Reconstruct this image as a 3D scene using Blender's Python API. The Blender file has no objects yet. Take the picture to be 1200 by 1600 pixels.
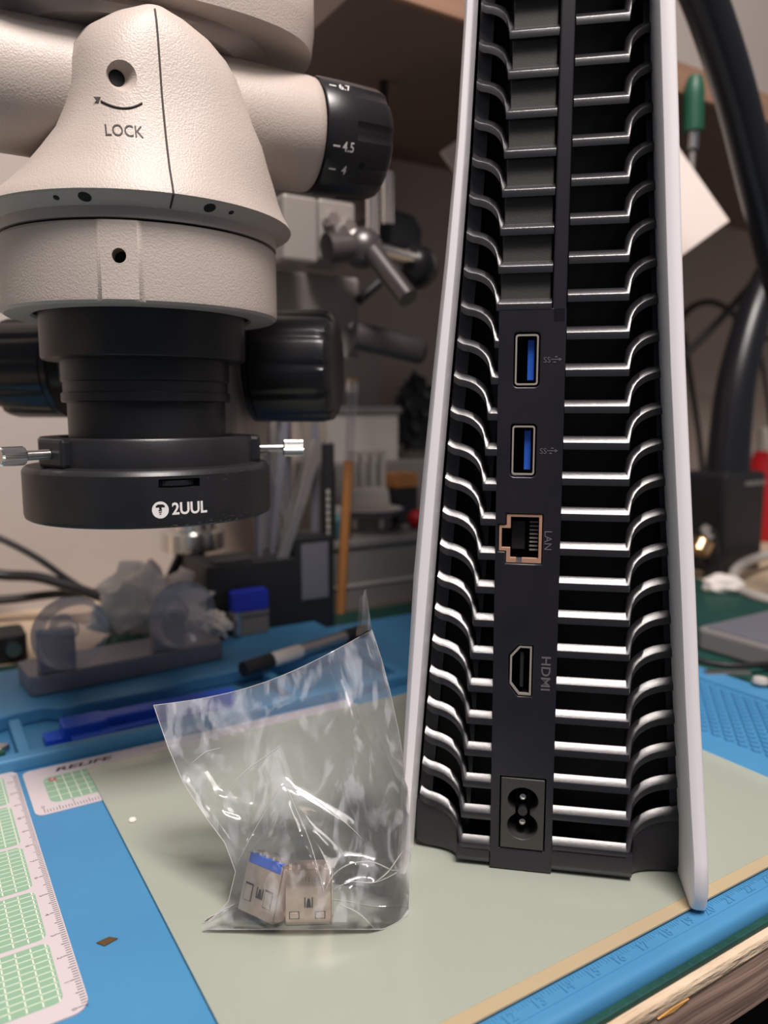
import bpy, bmesh, math, random
from mathutils import Vector, Matrix, noise

random.seed(7)
S = bpy.context.scene
COL = S.collection

# ------------------------------------------------------------------ camera
EYE = 0.140
F, CX, CY, HOR = 1200.0, 600.0, 800.0, 640.0
PITCH = math.atan((CY - HOR) / F)
cam_d = bpy.data.cameras.new('camera')
cam = bpy.data.objects.new('camera', cam_d)
COL.objects.link(cam)
cam.location = (0, 0, EYE)
cam.rotation_euler = (math.pi / 2 - PITCH, 0, 0)
cam_d.sensor_fit = 'VERTICAL'
cam_d.sensor_height = 36.0
cam_d.lens = 36.0 * F / 1600.0
cam_d.clip_start = 0.005
cam_d.clip_end = 20
cam_d.dof.use_dof = True
cam_d.dof.focus_distance = 0.222
cam_d.dof.aperture_fstop = 9.5
S.camera = cam

# ------------------------------------------------------------------ world, lamps, exposure
W = bpy.data.worlds.new('world')
S.world = W
W.use_nodes = True
W.node_tree.nodes['Background'].inputs[0].default_value = (0.80, 0.86, 1.0, 1)
W.node_tree.nodes['Background'].inputs[1].default_value = 0.12


def area(name, loc, aim, sx, sy, power, col):
    d = bpy.data.lights.new(name, 'AREA')
    d.shape = 'RECTANGLE'
    d.size, d.size_y = sx, sy
    d.energy = power
    d.color = col
    o = bpy.data.objects.new(name, d)
    COL.objects.link(o)
    o.location = loc
    o.rotation_euler = (Vector(aim) - Vector(loc)).to_track_quat('-Z', 'Y').to_euler()
    return o


area('bench_lamp', (0.12, -0.14, 1.05), (0.0, 0.22, 0.08), 0.32, 0.24, 14.5, (1.0, 0.91, 0.86))
area('room_ceiling_light', (0.5, -0.7, 1.7), (0.0, 0.4, 0.1), 0.7, 0.7, 14.0, (1.0, 0.93, 0.89))

vs = S.view_settings
vs.view_transform = 'Standard'
vs.look = 'None'
vs.exposure = 0.0
vs.gamma = 1.0
vs.use_curve_mapping = False

# ------------------------------------------------------------------ places: real-world points
def ray(u, v):
    x, y = (u - CX) / F, -(v - CY) / F
    cp, sp = math.cos(PITCH), math.sin(PITCH)
    return Vector((x, cp + y * sp, -sp + y * cp))


def at(u, v, Y):
    d = ray(u, v)
    return Vector((0, 0, EYE)) + d * (Y / d.y)


def atz(u, v, z=0.0):
    d = ray(u, v)
    return Vector((0, 0, EYE)) + d * ((z - EYE) / d.z)


MAT_ANG = math.radians(31.9)
UA = Vector((math.cos(MAT_ANG), math.sin(MAT_ANG), 0))
UB = Vector((-math.sin(MAT_ANG), math.cos(MAT_ANG), 0))
RMAT = Matrix.Rotation(MAT_ANG, 4, 'Z')


def ab(a, b, z=0.0):          # bench frame in mm -> world
    return UA * (a / 1000) + UB * (b / 1000) + Vector((0, 0, z / 1000))


def atb(u, v, b):             # point seen on the plane "b mm deep into the bench"
    d = ray(u, v)
    t = (b / 1000) / d.dot(UB)
    return Vector((0, 0, EYE)) + d * t


# ------------------------------------------------------------------ materials
def lin(r, g, b):
    f = lambda c: (c / 255 / 12.92) if c / 255 <= 0.04045 else ((c / 255 + 0.055) / 1.055) ** 2.4
    return (f(r), f(g), f(b), 1)


MATS = {}


def mat(name, col, rough=0.5, metal=0.0, bump=None, vary=None, spec=0.5, trans=0.0, alpha=1.0, coat=0.0,
        emit=None, stretch=None, ior=1.45):
    if name in MATS:
        return MATS[name]
    m = bpy.data.materials.new(name)
    m.use_nodes = True
    nt = m.node_tree
    b = nt.nodes['Principled BSDF']
    b.inputs['Base Color'].default_value = col if len(col) == 4 else (*col, 1)
    b.inputs['Roughness'].default_value = rough
    b.inputs['Metallic'].default_value = metal
    b.inputs['Specular IOR Level'].default_value = spec
    b.inputs['Transmission Weight'].default_value = trans
    b.inputs['Alpha'].default_value = alpha
    b.inputs['Coat Weight'].default_value = coat
    b.inputs['IOR'].default_value = ior
    if emit:
        b.inputs['Emission Color'].default_value = emit[0]
        b.inputs['Emission Strength'].default_value = emit[1]
    tc = nt.nodes.new('ShaderNodeTexCoord')
    src = tc.outputs['Object']
    if stretch:
        mp = nt.nodes.new('ShaderNodeMapping')
        mp.inputs['Scale'].default_value = stretch
        nt.links.new(src, mp.inputs['Vector'])
        src = mp.outputs['Vector']
    if vary:                       # (scale, amount, colour2)
        n = nt.nodes.new('ShaderNodeTexNoise')
        n.inputs['Scale'].default_value = vary[0]
        n.inputs['Detail'].default_value = 5
        nt.links.new(src, n.inputs['Vector'])
        r = nt.nodes.new('ShaderNodeValToRGB')
        r.color_ramp.elements[0].position = 0.5 - vary[1]
        r.color_ramp.elements[1].position = 0.5 + vary[1]
        r.color_ramp.elements[0].color = col if len(col) == 4 else (*col, 1)
        r.color_ramp.elements[1].color = vary[2]
        nt.links.new(n.outputs['Fac'], r.inputs['Fac'])
        nt.links.new(r.outputs['Color'], b.inputs['Base Color'])
    if bump:                       # (scale, strength, distance)
        n = nt.nodes.new('ShaderNodeTexNoise')
        n.inputs['Scale'].default_value = bump[0]
        n.inputs['Detail'].default_value = 3
        nt.links.new(src, n.inputs['Vector'])
        bp = nt.nodes.new('ShaderNodeBump')
        bp.inputs['Strength'].default_value = bump[1]
        bp.inputs['Distance'].default_value = bump[2]
        nt.links.new(n.outputs['Fac'], bp.inputs['Height'])
        nt.links.new(bp.outputs['Normal'], b.inputs['Normal'])
    MATS[name] = m
    return m


M_PAINT = mat('cream_textured_paint', lin(190, 178, 169), 0.42, bump=(1700, 0.36, 0.00045), vary=(60, 0.3, lin(184, 172, 164)))
M_GUN = mat('dull_chrome', lin(104, 100, 100), 0.36, 0.7)
M_PAINT2 = mat('grey_white_paint', lin(134, 129, 125), 0.45, bump=(900, 0.2, 0.0004))
M_BLACKPAINT = mat('black_anodised', (0.012, 0.012, 0.014, 1), 0.36, bump=(1200, 0.08, 0.0003), vary=(90, 0.2, (0.020, 0.019, 0.022, 1)))
M_RUBBER = mat('black_knob_plastic', (0.013, 0.013, 0.016, 1), 0.30, bump=(900, 0.05, 0.0003))
M_DARK = mat('dark_void', (0.004, 0.004, 0.005, 1), 0.7)
M_STEEL = mat('bright_steel', (0.78, 0.76, 0.74, 1), 0.22, 1.0)
M_BRUSH = mat('brushed_steel', (0.55, 0.54, 0.53, 1), 0.38, 1.0)
M_WHITEPRINT = mat('white_print', lin(232, 228, 226), 0.6)
M_INK = mat('dark_ink', lin(60, 52, 50), 0.6)
M_CONSOLE = mat('console_black_plastic', (0.013, 0.012, 0.018, 1), 0.40, bump=(2600, 0.12, 0.0002), vary=(40, 0.3, (0.018, 0.016, 0.022, 1)))
M_FIN = mat('fin_satin_plastic', (0.014, 0.013, 0.016, 1), 0.24, bump=(5200, 0.14, 0.00020), spec=1.0)
M_COVER = mat('fin_cover_plastic', lin(62, 60, 56), 0.6, bump=(3500, 0.3, 0.0003))
M_INLET = mat('inlet_plastic', lin(52, 51, 50), 0.5, bump=(3500, 0.2, 0.0003))
M_LANSH = mat('coppery_socket_shell', lin(214, 166, 140), 0.42, 0.45)
M_EMBOSS = mat('embossed_mark', lin(98, 94, 98), 0.6)
M_PLATEW = mat('white_satin_plastic', lin(238, 233, 236), 0.38, bump=(3800, 0.10, 0.0002))
M_PANEL = mat('port_panel_plastic', (0.010, 0.0095, 0.015, 1), 0.38, bump=(2000, 0.10, 0.0002), vary=(55, 0.28, (0.019, 0.017, 0.023, 1)))
M_USBBLUE = mat('usb_blue', lin(40, 90, 190), 0.35)
M_NICKEL = mat('nickel_shell', (0.80, 0.70, 0.60, 1), 0.28, 0.7)
M_COPPERY = mat('warm_metal_shell', (0.66, 0.50, 0.42, 1), 0.30, 0.85, vary=(500, 0.25, (0.78, 0.66, 0.58, 1)))
M_BLUEMAT = mat('blue_silicone', lin(72, 136, 178), 0.52, bump=(1600, 0.10, 0.0003), vary=(22, 0.35, lin(62, 124, 170)))
M_BLUEDEEP = mat('blue_plastic_tool', lin(30, 84, 205), 0.40)
M_GREENMAT = mat('dark_green_cutting_mat', lin(22, 72, 62), 0.6, vary=(180, 0.2, lin(16, 56, 52)))
M_CREAM = mat('worn_cream_edge', lin(216, 196, 172), 0.75, bump=(90, 0.6, 0.002), vary=(45, 0.25, lin(190, 164, 134)), stretch=(1, 5, 5))
M_WOOD = mat('weathered_brown_wood', lin(150, 126, 112), 0.78, bump=(70, 0.5, 0.0010), vary=(70, 0.2, lin(104, 84, 75)), stretch=(0.25, 6, 9))
M_ORANGEWOOD = mat('fresh_wood_chip', lin(214, 160, 92), 0.7)
M_CARD = mat('white_card_plastic', lin(200, 190, 194), 0.42)
M_GRIDG = mat('green_grid_print', lin(138, 172, 146), 0.5)
M_GRIDL = mat('pale_grid_lines', lin(214, 222, 206), 0.5)
M_RED = mat('red_mark', lin(176, 60, 52), 0.5)
M_GREYMETAL = mat('grey_anodised_metal', lin(118, 118, 128), 0.42, 0.25, bump=(1500, 0.05, 0.0002))
M_WALL = mat('greige_plaster_wall', lin(182, 171, 164), 0.85, bump=(140, 0.12, 0.002), vary=(9, 0.3, lin(174, 163, 156)))
M_SHELF = mat('brown_shelf_board', lin(104, 88, 82), 0.7, vary=(14, 0.3, lin(94, 80, 75)))
M_EDGE = mat('shelf_wood_edge', lin(150, 116, 94), 0.7, vary=(60, 0.3, lin(128, 98, 80)), stretch=(0.3, 4, 4))
M_BLACKPL = mat('matte_black_plastic', (0.014, 0.014, 0.016, 1), 0.5)
M_CABLE = mat('black_cable_rubber', (0.012, 0.012, 0.013, 1), 0.45)
M_GREYPL = mat('mid_grey_plastic', lin(120, 116, 114), 0.6)
M_LIGHTPL = mat('light_grey_plastic', lin(178, 172, 166), 0.55)
M_TISSUE = mat('white_tissue', lin(226, 218, 212), 0.9, bump=(300, 0.4, 0.001))
M_GREENPL = mat('dark_green_plastic', lin(30, 82, 62), 0.45)
M_REDPL = mat('red_plastic', lin(170, 22, 30), 0.45)
M_ORANGE = mat('orange_wood', lin(176, 118, 66), 0.55)
M_BRASS = mat('brass', (0.75, 0.52, 0.30, 1), 0.3, 1.0)
M_BLUEPL = mat('royal_blue_plastic', lin(34, 52, 176), 0.4)
M_NAVY = mat('navy_plastic', lin(38, 42, 98), 0.4)
M_TEAL = mat('teal_plastic', lin(52, 104, 112), 0.5)
M_PAPER = mat('white_sheet', lin(236, 222, 214), 0.7)
M_BROWN = mat('brown_chip', lin(86, 66, 40), 0.35)
M_LED = mat('blue_led', lin(90, 100, 220), 0.4, emit=(lin(110, 120, 255), 3.0))
M_FLOOR = mat('dark_floor', lin(26, 22, 22), 0.9)


def mat_mix_clear(name, tint, frac, diff, rough, bump=None, gloss=0.08):
    """see-through sheet: clear part + thin scattering part + a gloss by fresnel"""
    m = bpy.data.materials.new(name)
    m.use_nodes = True
    nt = m.node_tree
    nt.nodes.clear()
    out = nt.nodes.new('ShaderNodeOutputMaterial')
    tr = nt.nodes.new('ShaderNodeBsdfTransparent')
    tr.inputs[0].default_value = tint
    df = nt.nodes.new('ShaderNodeBsdfDiffuse')
    df.inputs[0].default_value = diff
    gl = nt.nodes.new('ShaderNodeBsdfGlossy')
    gl.inputs['Roughness'].default_value = rough
    gl.inputs['Color'].default_value = (1, 1, 1, 1)
    m1 = nt.nodes.new('ShaderNodeMixShader')
    m1.inputs[0].default_value = frac
    nt.links.new(tr.outputs[0], m1.inputs[1])
    nt.links.new(df.outputs[0], m1.inputs[2])
    fr = nt.nodes.new('ShaderNodeFresnel')
    fr.inputs['IOR'].default_value = 1.5
    m2 = nt.nodes.new('ShaderNodeMixShader')
    if gloss:
        mul = nt.nodes.new('ShaderNodeMath')
        mul.operation = 'MULTIPLY'
        mul.inputs[1].default_value = gloss
        mul.use_clamp = True
        nt.links.new(fr.outputs[0], mul.inputs[0])
        nt.links.new(mul.outputs[0], m2.inputs[0])
    nt.links.new(m1.outputs[0], m2.inputs[1])
    nt.links.new(gl.outputs[0], m2.inputs[2])
    nt.links.new(m2.outputs[0], out.inputs['Surface'])
    if bump:
        tc = nt.nodes.new('ShaderNodeTexCoord')
        n = nt.nodes.new('ShaderNodeTexNoise')
        n.inputs['Scale'].default_value = bump[0]
        n.inputs['Detail'].default_value = 4
        n.inputs['Distortion'].default_value = bump[3] if len(bump) > 3 else 0
        nt.links.new(tc.outputs['Object'], n.inputs['Vector'])
        bp = nt.nodes.new('ShaderNodeBump')
        bp.inputs['Strength'].default_value = bump[1]
        bp.inputs['Distance'].default_value = bump[2]
        nt.links.new(n.outputs['Fac'], bp.inputs['Height'])
        for nd in (gl, fr, df):
            nt.links.new(bp.outputs['Normal'], nd.inputs['Normal'])
    return m


def haze(m, scale, lo, hi):
    """patchy cloudiness of creased film"""
    nt = m.node_tree
    mix = [n for n in nt.nodes if n.type == 'MIX_SHADER' and not n.inputs[0].is_linked][0]
    tc = nt.nodes.new('ShaderNodeTexCoord')
    mp = nt.nodes.new('ShaderNodeMapping')
    mp.inputs['Rotation'].default_value = (0, 0.5, 0)
    mp.inputs['Scale'].default_value = (1.6, 1, 0.7)
    n = nt.nodes.new('ShaderNodeTexNoise')
    n.inputs['Scale'].default_value = scale
    n.inputs['Detail'].default_value = 3
    n.inputs['Distortion'].default_value = 2.2
    r = nt.nodes.new('ShaderNodeMapRange')
    r.inputs['From Min'].default_value = 0.50
    r.inputs['From Max'].default_value = 0.62
    r.inputs['To Min'].default_value = lo
    r.inputs['To Max'].default_value = hi
    nt.links.new(tc.outputs['Object'], mp.inputs['Vector'])
    nt.links.new(mp.outputs[0], n.inputs['Vector'])
    nt.links.new(n.outputs['Fac'], r.inputs['Value'])
    nt.links.new(r.outputs[0], mix.inputs[0])


M_BAG = mat_mix_clear('clear_polythene', (0.97, 0.97, 0.98, 1), 0.075, (0.85, 0.87, 0.92, 1), 0.13, (60, 0.05, 0.0016, 1.5), gloss=1.2)
haze(M_BAG, 55, 0.05, 0.24)
M_FILM_GLINT = mat_mix_clear('film_glint', (0.95, 0.95, 0.96, 1), 0.45, (0.92, 0.90, 0.90, 1), 0.10, None, gloss=4.0)  # whiter, denser film: highlights on creases and edges put into the colour
M_BOARD = mat_mix_clear('translucent_glass_fibre_sheet', (0.95, 0.92, 0.80, 1), 0.50, (0.60, 0.655, 0.56, 1), 0.20, (900, 0.04, 0.0003), gloss=1.0)
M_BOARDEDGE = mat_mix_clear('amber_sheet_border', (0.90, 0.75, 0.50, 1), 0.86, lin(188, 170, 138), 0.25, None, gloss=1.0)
M_CUP = mat_mix_clear('clear_suction_vinyl', (0.92, 0.92, 0.95, 1), 0.11, (0.72, 0.73, 0.82, 1), 0.15, None, gloss=0.7)


# ------------------------------------------------------------------ mesh builder
class MB:
    def __init__(s):
        s.v, s.f = [], []

    def add(s, vs_, fs, M=None):
        k = len(s.v)
        for p in vs_:
            p = Vector(p)
            s.v.append(M @ p if M else p)
        s.f += [[i + k for i in q] for q in fs]
        return s

    def box(s, x0, x1, y0, y1, z0, z1, M=None):
        v = [(x, y, z) for z in (z0, z1) for y in (y0, y1) for x in (x0, x1)]
        return s.add(v, [(0, 2, 3, 1), (4, 5, 7, 6), (0, 1, 5, 4), (2, 6, 7, 3), (0, 4, 6, 2), (1, 3, 7, 5)], M)

    def prism(s, poly, z0, z1, M=None):
        n = len(poly)
        v = [(x, y, z0) for x, y in poly] + [(x, y, z1) for x, y in poly]
        fs = [list(range(n))[::-1], list(range(n, 2 * n))]
        fs += [(i, (i + 1) % n, n + (i + 1) % n, n + i) for i in range(n)]
        return s.add(v, fs, M)

    def loft(s, rings, caps=True, closed=True, M=None):
        n = len(rings[0])
        v = [p for r in rings for p in r]
        fs = []
        for k in range(len(rings) - 1):
            for i in range(n if closed else n - 1):
                j = (i + 1) % n
                fs.append((k * n + i, k * n + j, (k + 1) * n + j, (k + 1) * n + i))
        if caps and closed:
            fs.append(list(range(n))[::-1])
            fs.append([(len(rings) - 1) * n + i for i in range(n)])
        return s.add(v, fs, M)

    def lathe(s, prof, n=64, M=None, caps=True):
        rings = [[(r * math.cos(2 * math.pi * i / n), r * math.sin(2 * math.pi * i / n), z) for i in range(n)] for r, z in prof]
        return s.loft(rings, caps, True, M)

    def cyl(s, p0, p1, r0, r1=None, n=20):
        p0, p1 = Vector(p0), Vector(p1)
        r1 = r0 if r1 is None else r1
        d = p1 - p0
        q = d.to_track_quat('Z', 'Y').to_matrix().to_4x4()
        return s.lathe([(r0, 0), (r1, d.length)], n, Matrix.Translation(p0) @ q)

    def tube(s, path, r, n=10, smooth=3):
        P = [Vector(p) for p in path]
        if smooth and len(P) > 2:
            P = catmull(P, smooth)
        rings = []
        up = Vector((0, 0, 1))
        for i, p in enumerate(P):
            t = (P[min(i + 1, len(P) - 1)] - P[max(i - 1, 0)]).normalized()
            a = t.cross(up)
            if a.length < 1e-4:
                a = t.cross(Vector((1, 0, 0)))
            a.normalize()
            b = a.cross(t).normalized()
            up = b
            rr = r(i / (len(P) - 1)) if callable(r) else r
            rings.append([p + a * (rr * math.cos(2 * math.pi * k / n)) + b * (rr * math.sin(2 * math.pi * k / n)) for k in range(n)])
        return s.loft(rings)

    def build(s, name, m, parent=None, smooth=True, bevel=0, loc=None, M=None, seg=2):
        me = bpy.data.meshes.new(name)
        me.from_pydata([tuple(p) for p in s.v], [], s.f)
        bm = bmesh.new()
        bm.from_mesh(me)
        bmesh.ops.recalc_face_normals(bm, faces=bm.faces[:])
        bm.to_mesh(me)
        bm.free()
        return link(name, me, m, parent, smooth, bevel, loc, M, seg)


def link(name, me, m, parent=None, smooth=True, bevel=0, loc=None, M=None, seg=2):
    me.materials.clear()
    me.materials.append(m)
    if smooth:
        me.polygons.foreach_set('use_smooth', [True] * len(me.polygons))
        me.set_sharp_from_angle(angle=math.radians(38))
    o = bpy.data.objects.new(name, me)
    COL.objects.link(o)
    if parent:
        o.parent = parent
    if M is not None:
        o.matrix_local = M
    if loc is not None:
        o.location = loc
    if bevel:
        b = o.modifiers.new('bevel', 'BEVEL')
        b.width = bevel
        b.segments = seg
        b.limit_method = 'ANGLE'
        b.angle_limit = math.radians(35)
        b.harden_normals = False
    return o


def cut(o, cutter):
    """carve the cutter's shape out of a mesh object for good"""
    me = bpy.data.meshes.new('cut')
    me.from_pydata([tuple(p) for p in cutter.v], [], cutter.f)
    bm = bmesh.new(); bm.from_mesh(me)
    bmesh.ops.recalc_face_normals(bm, faces=bm.faces[:]); bm.to_mesh(me); bm.free()
    c = bpy.data.objects.new('cut', me)
    COL.objects.link(c)
    c.matrix_world = full(o)
    md = o.modifiers.new('cut', 'BOOLEAN')
    md.operation = 'DIFFERENCE'
    md.solver = 'EXACT'
    md.object = c
    bpy.context.view_layer.update()
    dg = bpy.context.evaluated_depsgraph_get()
    new = bpy.data.meshes.new_from_object(o.evaluated_get(dg))
    o.modifiers.clear()
    old = o.data
    o.data = new
    new.name = old.name
    bpy.data.objects.remove(c)
    bpy.data.meshes.remove(me)
    new.polygons.foreach_set('use_smooth', [True] * len(new.polygons))
    new.set_sharp_from_angle(angle=math.radians(30))
    return o


def full(o):
    return (full(o.parent) @ o.matrix_basis) if o.parent else o.matrix_basis.copy()


def catmull(P, k):
    out = []
    n = len(P)
    for i in range(n - 1):
        a, b, c, d = P[max(i - 1, 0)], P[i], P[i + 1], P[min(i + 2, n - 1)]
        for j in range(k):
            t = j / k
            out.append(0.5 * ((2 * b) + (c - a) * t + (2 * a - 5 * b + 4 * c - d) * t * t + (3 * b - a - 3 * c + d) * t ** 3))
    out.append(P[-1])
    return out


def interp(tab, z):
    tab = sorted(tab)
    if z <= tab[0][0]:
        a, b = tab[0], tab[1]
    elif z >= tab[-1][0]:
        a, b = tab[-2], tab[-1]
    else:
        for a, b in zip(tab, tab[1:]):
            if a[0] <= z <= b[0]:
                break
    return a[1] + (b[1] - a[1]) * (z - a[0]) / (b[0] - a[0])


def rrect(x0, x1, y0, y1, r, k=5):
    pts = []
    for cx, cy, a0 in ((x1 - r, y1 - r, 0), (x0 + r, y1 - r, 90), (x0 + r, y0 + r, 180), (x1 - r, y0 + r, 270)):
        for i in range(k + 1):
            a = math.radians(a0 + 90 * i / k)
            pts.append((cx + r * math.cos(a), cy + r * math.sin(a)))
    return pts


def text_data(body, size, ext=0.0, shear=0.0, bold=0.0):
    c = bpy.data.curves.new('txt', 'FONT')
    c.body = body
    c.size = size
    c.extrude = ext
    c.shear = shear
    c.offset = bold
    c.align_x = 'CENTER'
    c.align_y = 'CENTER'
    c.resolution_u = 3
    o = bpy.data.objects.new('txt', c)
    COL.objects.link(o)
    bpy.context.view_layer.update()
    me = bpy.data.meshes.new_from_object(o.evaluated_get(bpy.context.evaluated_depsgraph_get()))
    v = [tuple(p.co) for p in me.vertices]
    f = [list(p.vertices) for p in me.polygons]
    bpy.data.objects.remove(o)
    bpy.data.curves.remove(c)
    bpy.data.meshes.remove(me)
    return v, f


FACE = Matrix(((1, 0, 0, 0), (0, 0, -1, 0), (0, 1, 0, 0), (0, 0, 0, 1)))   # text plane -> upright, facing -Y


def thing(name, label, cat, loc=(0, 0, 0), rz=0.0, group=None):
    o = bpy.data.objects.new(name, None)
    o.empty_display_size = 0.01
    COL.objects.link(o)
    o.location = loc
    o.rotation_euler = (0, 0, rz)
    o['label'] = label
    o['category'] = cat
    if group:
        o['group'] = group
    return o


def tag(o, label, cat, group=None):
    o['label'] = label
    o['category'] = cat
    if group:
        o['group'] = group
    return o


def struct(o, label=None):
    o['kind'] = 'structure'
    if label:
        o['label'] = label
    return o


# =================================================================== setting
b = MB(); b.box(-1.6, 2.2, 0.605, 0.63, -0.75, 1.6, RMAT)
struct(b.build('wall_back', M_WALL, smooth=False), 'greige plaster wall behind the bench')
b = MB(); b.box(-1.6, 2.2, -1.2, 0.63, -0.77, -0.75, RMAT)
struct(b.build('floor', M_FLOOR, smooth=False), 'dark floor below the bench')

# wooden shelf on the wall
sh = thing('wall_shelf', 'brown wooden shelf fixed to the wall above the bench', 'shelf', ab(660, 490, 360), MAT_ANG)
b = MB(); b.box(-0.44, 0.9, -0.112, 0.114, 0, 0.018); b.build('board', M_SHELF, sh, False, 0.0008)
b = MB(); b.box(-0.44, 0.9, -0.116, -0.1122, -0.001, 0.019); b.build('front_edge', M_EDGE, sh, False, 0.0006)
for x in (-0.30, 0.045):
    b = MB(); b.box(x - 0.004, x + 0.004, 0.085, 0.112, -0.055, 0.0); b.build('bracket', M_BLACKPL, sh, False, 0.001)

# workbench: painted top board over a brown front rail
wb = thing('workbench', 'wooden workbench with worn cream edge and weathered brown front rail', 'workbench', ab(150, 355, -5.6), MAT_ANG)
b = MB(); b.box(-0.75, 1.2, -0.2445, 0.25, -0.005, 0); top = b.build('top_board', M_CREAM, wb, False, 0.0014)
rng = random.Random(3)
v, fs = [], []
n = 70
for i in range(n + 1):
    x = -0.2 + 0.6 * i / n
    d = 0.0006 * noise.noise(Vector((x * 40, 0, 0)))
    for y, z in ((-0.2440 + d, -0.005), (-0.2445 + d, -0.0062), (-0.2444 + d, -0.0105), (-0.2449 + d * 1.4, -0.0118), (-0.2443 + d, -0.0165), (-0.2445, -0.0200), (-0.2395, -0.0204), (-0.2395, -0.005)):
        v.append((x, y, z + 0.0004 * noise.noise(Vector((x * 60, 3, z * 100)))))
rings = [v[i * 8:(i + 1) * 8] for i in range(n + 1)]
b = MB(); b.loft(rings); b.build('front_rail', M_WOOD, wb)
b = MB(); b.prism([(0.004, 0), (0.010, 0.0007), (0.016, 0.0003), (0.010, -0.0007)], -0.0004, 0.0003, Matrix.Translation((-0.005, -0.2443, -0.0046)) @ Matrix.Rotation(math.pi / 2, 4, 'X'))
b.build('wood_chip', M_ORANGEWOOD, wb, False)
for x in (-0.65, 1.1):
    for y in (-0.2, 0.2):
        b = MB(); b.box(x - 0.03, x + 0.03, y - 0.03, y + 0.03, -0.744, -0.005); b.build('leg', M_WOOD, wb, False)

# dark green cutting mat under the blue mat
cm = thing('cutting_mat', 'dark green cutting mat showing along the front bench edge', 'mat', ab(150, 300, -5.6), MAT_ANG)
b = MB(); b.box(-0.42, 0.42, -0.1874, 0.17, 0, 0.0018); b.build('sheet', M_GREENMAT, cm, False, 0.0004)
b = MB()
for i in range(60):
    x = -0.08 + i * 0.005
    b.box(x, x + 0.00012, -0.1872, -0.1872 + (0.0012 if i % 2 else 0.0007), 0.0018, 0.00183)
o = b.build('printed_ticks', M_TEAL, cm, False); o['kind'] = 'stuff'

# =================================================================== blue repair mat
bm_ = thing('repair_mat', 'blue silicone repair mat with tool troughs and embossed ruler', 'mat', ab(0, 0, 0), MAT_ANG)
mm = 0.001
prof_m = [(0.316, -0.0038), (0.1146, -0.0038), (0.1145, -0.0030), (0.1150, -0.0012), (0.1155, -0.0005), (0.1163, -0.0001), (0.1172, 0.0), (0.316, 0.0)]
b = MB(); b.loft([[(x, y_, z) for y_, z in prof_m] for x in (-0.10, 0.360)])
b.build('work_surface', M_BLUEMAT, bm_)
b = MB(); b.box(-0.10, 0.360, 0.1190, 0.1193, 0.0, 0.00012)
b.build('border_line', M_BLUEMAT, bm_, False)
for i, num in enumerate(range(11, 24)):
    a_ = 0.1005 + i * 0.0092
    v, fs = text_data(str(num), 0.0040, 0.00012)
    b = MB(); b.add(v, fs, Matrix.Translation((a_, 0.1212, 0.0001)))
    b.build('ruler_number', M_BLUEMAT, bm_, False)
b = MB()
for i in range(130):
    a_ = 0.092 + i * 0.001
    b.box(a_, a_ + 0.00022, 0.1219 if i % 5 else 0.1226, 0.1236, 0.0, 0.00012)
o = b.build('ruler_ticks', M_BLUEMAT, bm_, False); o['kind'] = 'stuff'
# trough block: floor, ridges, dividers
b = MB(); b.box(-0.10, 0.215, 0.316, 0.430, -0.0038, -0.0010); b.build('trough_floor', M_BLUEMAT, bm_, False)
b = MB(); b.box(0.215, 0.360, 0.316, 0.430, -0.0038, 0.0); b.build('flat_end', M_BLUEMAT, bm_, False)
b = MB(); b.box(-0.10, 0.215, 0.316, 0.3225, -0.001, 0.0055); b.build('trough_ridge', M_BLUEMAT, bm_, False, 0.0015, seg=3)
b = MB()
edge = [(-0.10, 0.362), (0.026, 0.362), (0.034, 0.365), (0.046, 0.366), (0.052, 0.3605), (0.100, 0.3600), (0.115, 0.366), (0.215, 0.366), (0.215, 0.43), (-0.10, 0.43)]
b.prism(edge, -0.001, 0.0060); b.build('back_ledge', M_BLUEMAT, bm_, False, 0.0012, seg=3)
for x in (-0.07, 0.030, 0.150, 0.210):
    b = MB(); b.box(x, x + 0.005, 0.3225, 0.362, -0.001, 0.0045); b.build('divider', M_BLUEMAT, bm_, False, 0.001)
# raised field of small studs at the right end
b = MB()
for i in range(15):
    for j in range(24):
        x = 0.290 + i * 0.0036
        y = 0.150 + j * 0.0062 + (0.0031 if i % 2 else 0)
        b.prism([(x, y - 0.0024), (x + 0.0015, y), (x, y + 0.0024), (x - 0.0015, y)], 0.0, 0.0008)
o = b.build('stud_field', M_BLUEMAT, bm_, False); o['kind'] = 'stuff'
b = MB(); b.box(0.3450, 0.3600, 0.130, 0.430, 0.0, 0.0011); b.build('end_ridge', M_BLUEMAT, bm_, False, 0.0008)

# translucent glass fibre work sheet
wsht = thing('work_sheet', 'pale green translucent glass fibre sheet under the console', 'sheet', ab(160.75, 213.3, 0.6), MAT_ANG)
TH = 0.0008
b = MB(); b.box(-0.10925, 0.10925, -0.0857, 0.0897, 0.00002, TH); b.build('sheet', M_BOARD, wsht, False, 0.0002)
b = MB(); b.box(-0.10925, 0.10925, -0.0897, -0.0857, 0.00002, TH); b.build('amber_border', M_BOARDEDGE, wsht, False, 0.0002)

# =================================================================== gridded ruler cards
def grid_panel(parent, x0, x1, y0, y1, dx, dy, z, lw=0.0004, r=0.003):
    b = MB(); b.prism(rrect(x0, x1, y0, y1, r), z, z + 0.00004)
    g = b.build('green_panel', M_GRIDG, parent, False)
    b = MB()
    x = x0 + dx
    while x < x1 - 0.001:
        b.box(x, x + lw, y0 + 0.0004, y1 - 0.0004, z + 0.00004, z + 0.00006); x += dx
    y = y0 + dy
    while y < y1 - 0.001:
        b.box(x0 + 0.0003, x1 - 0.0003, y, y + lw * 0.8, z + 0.00004, z + 0.00006); y += dy
    l = b.build('grid_lines', M_GRIDL, g, False); l['kind'] = 'stuff'


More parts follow.
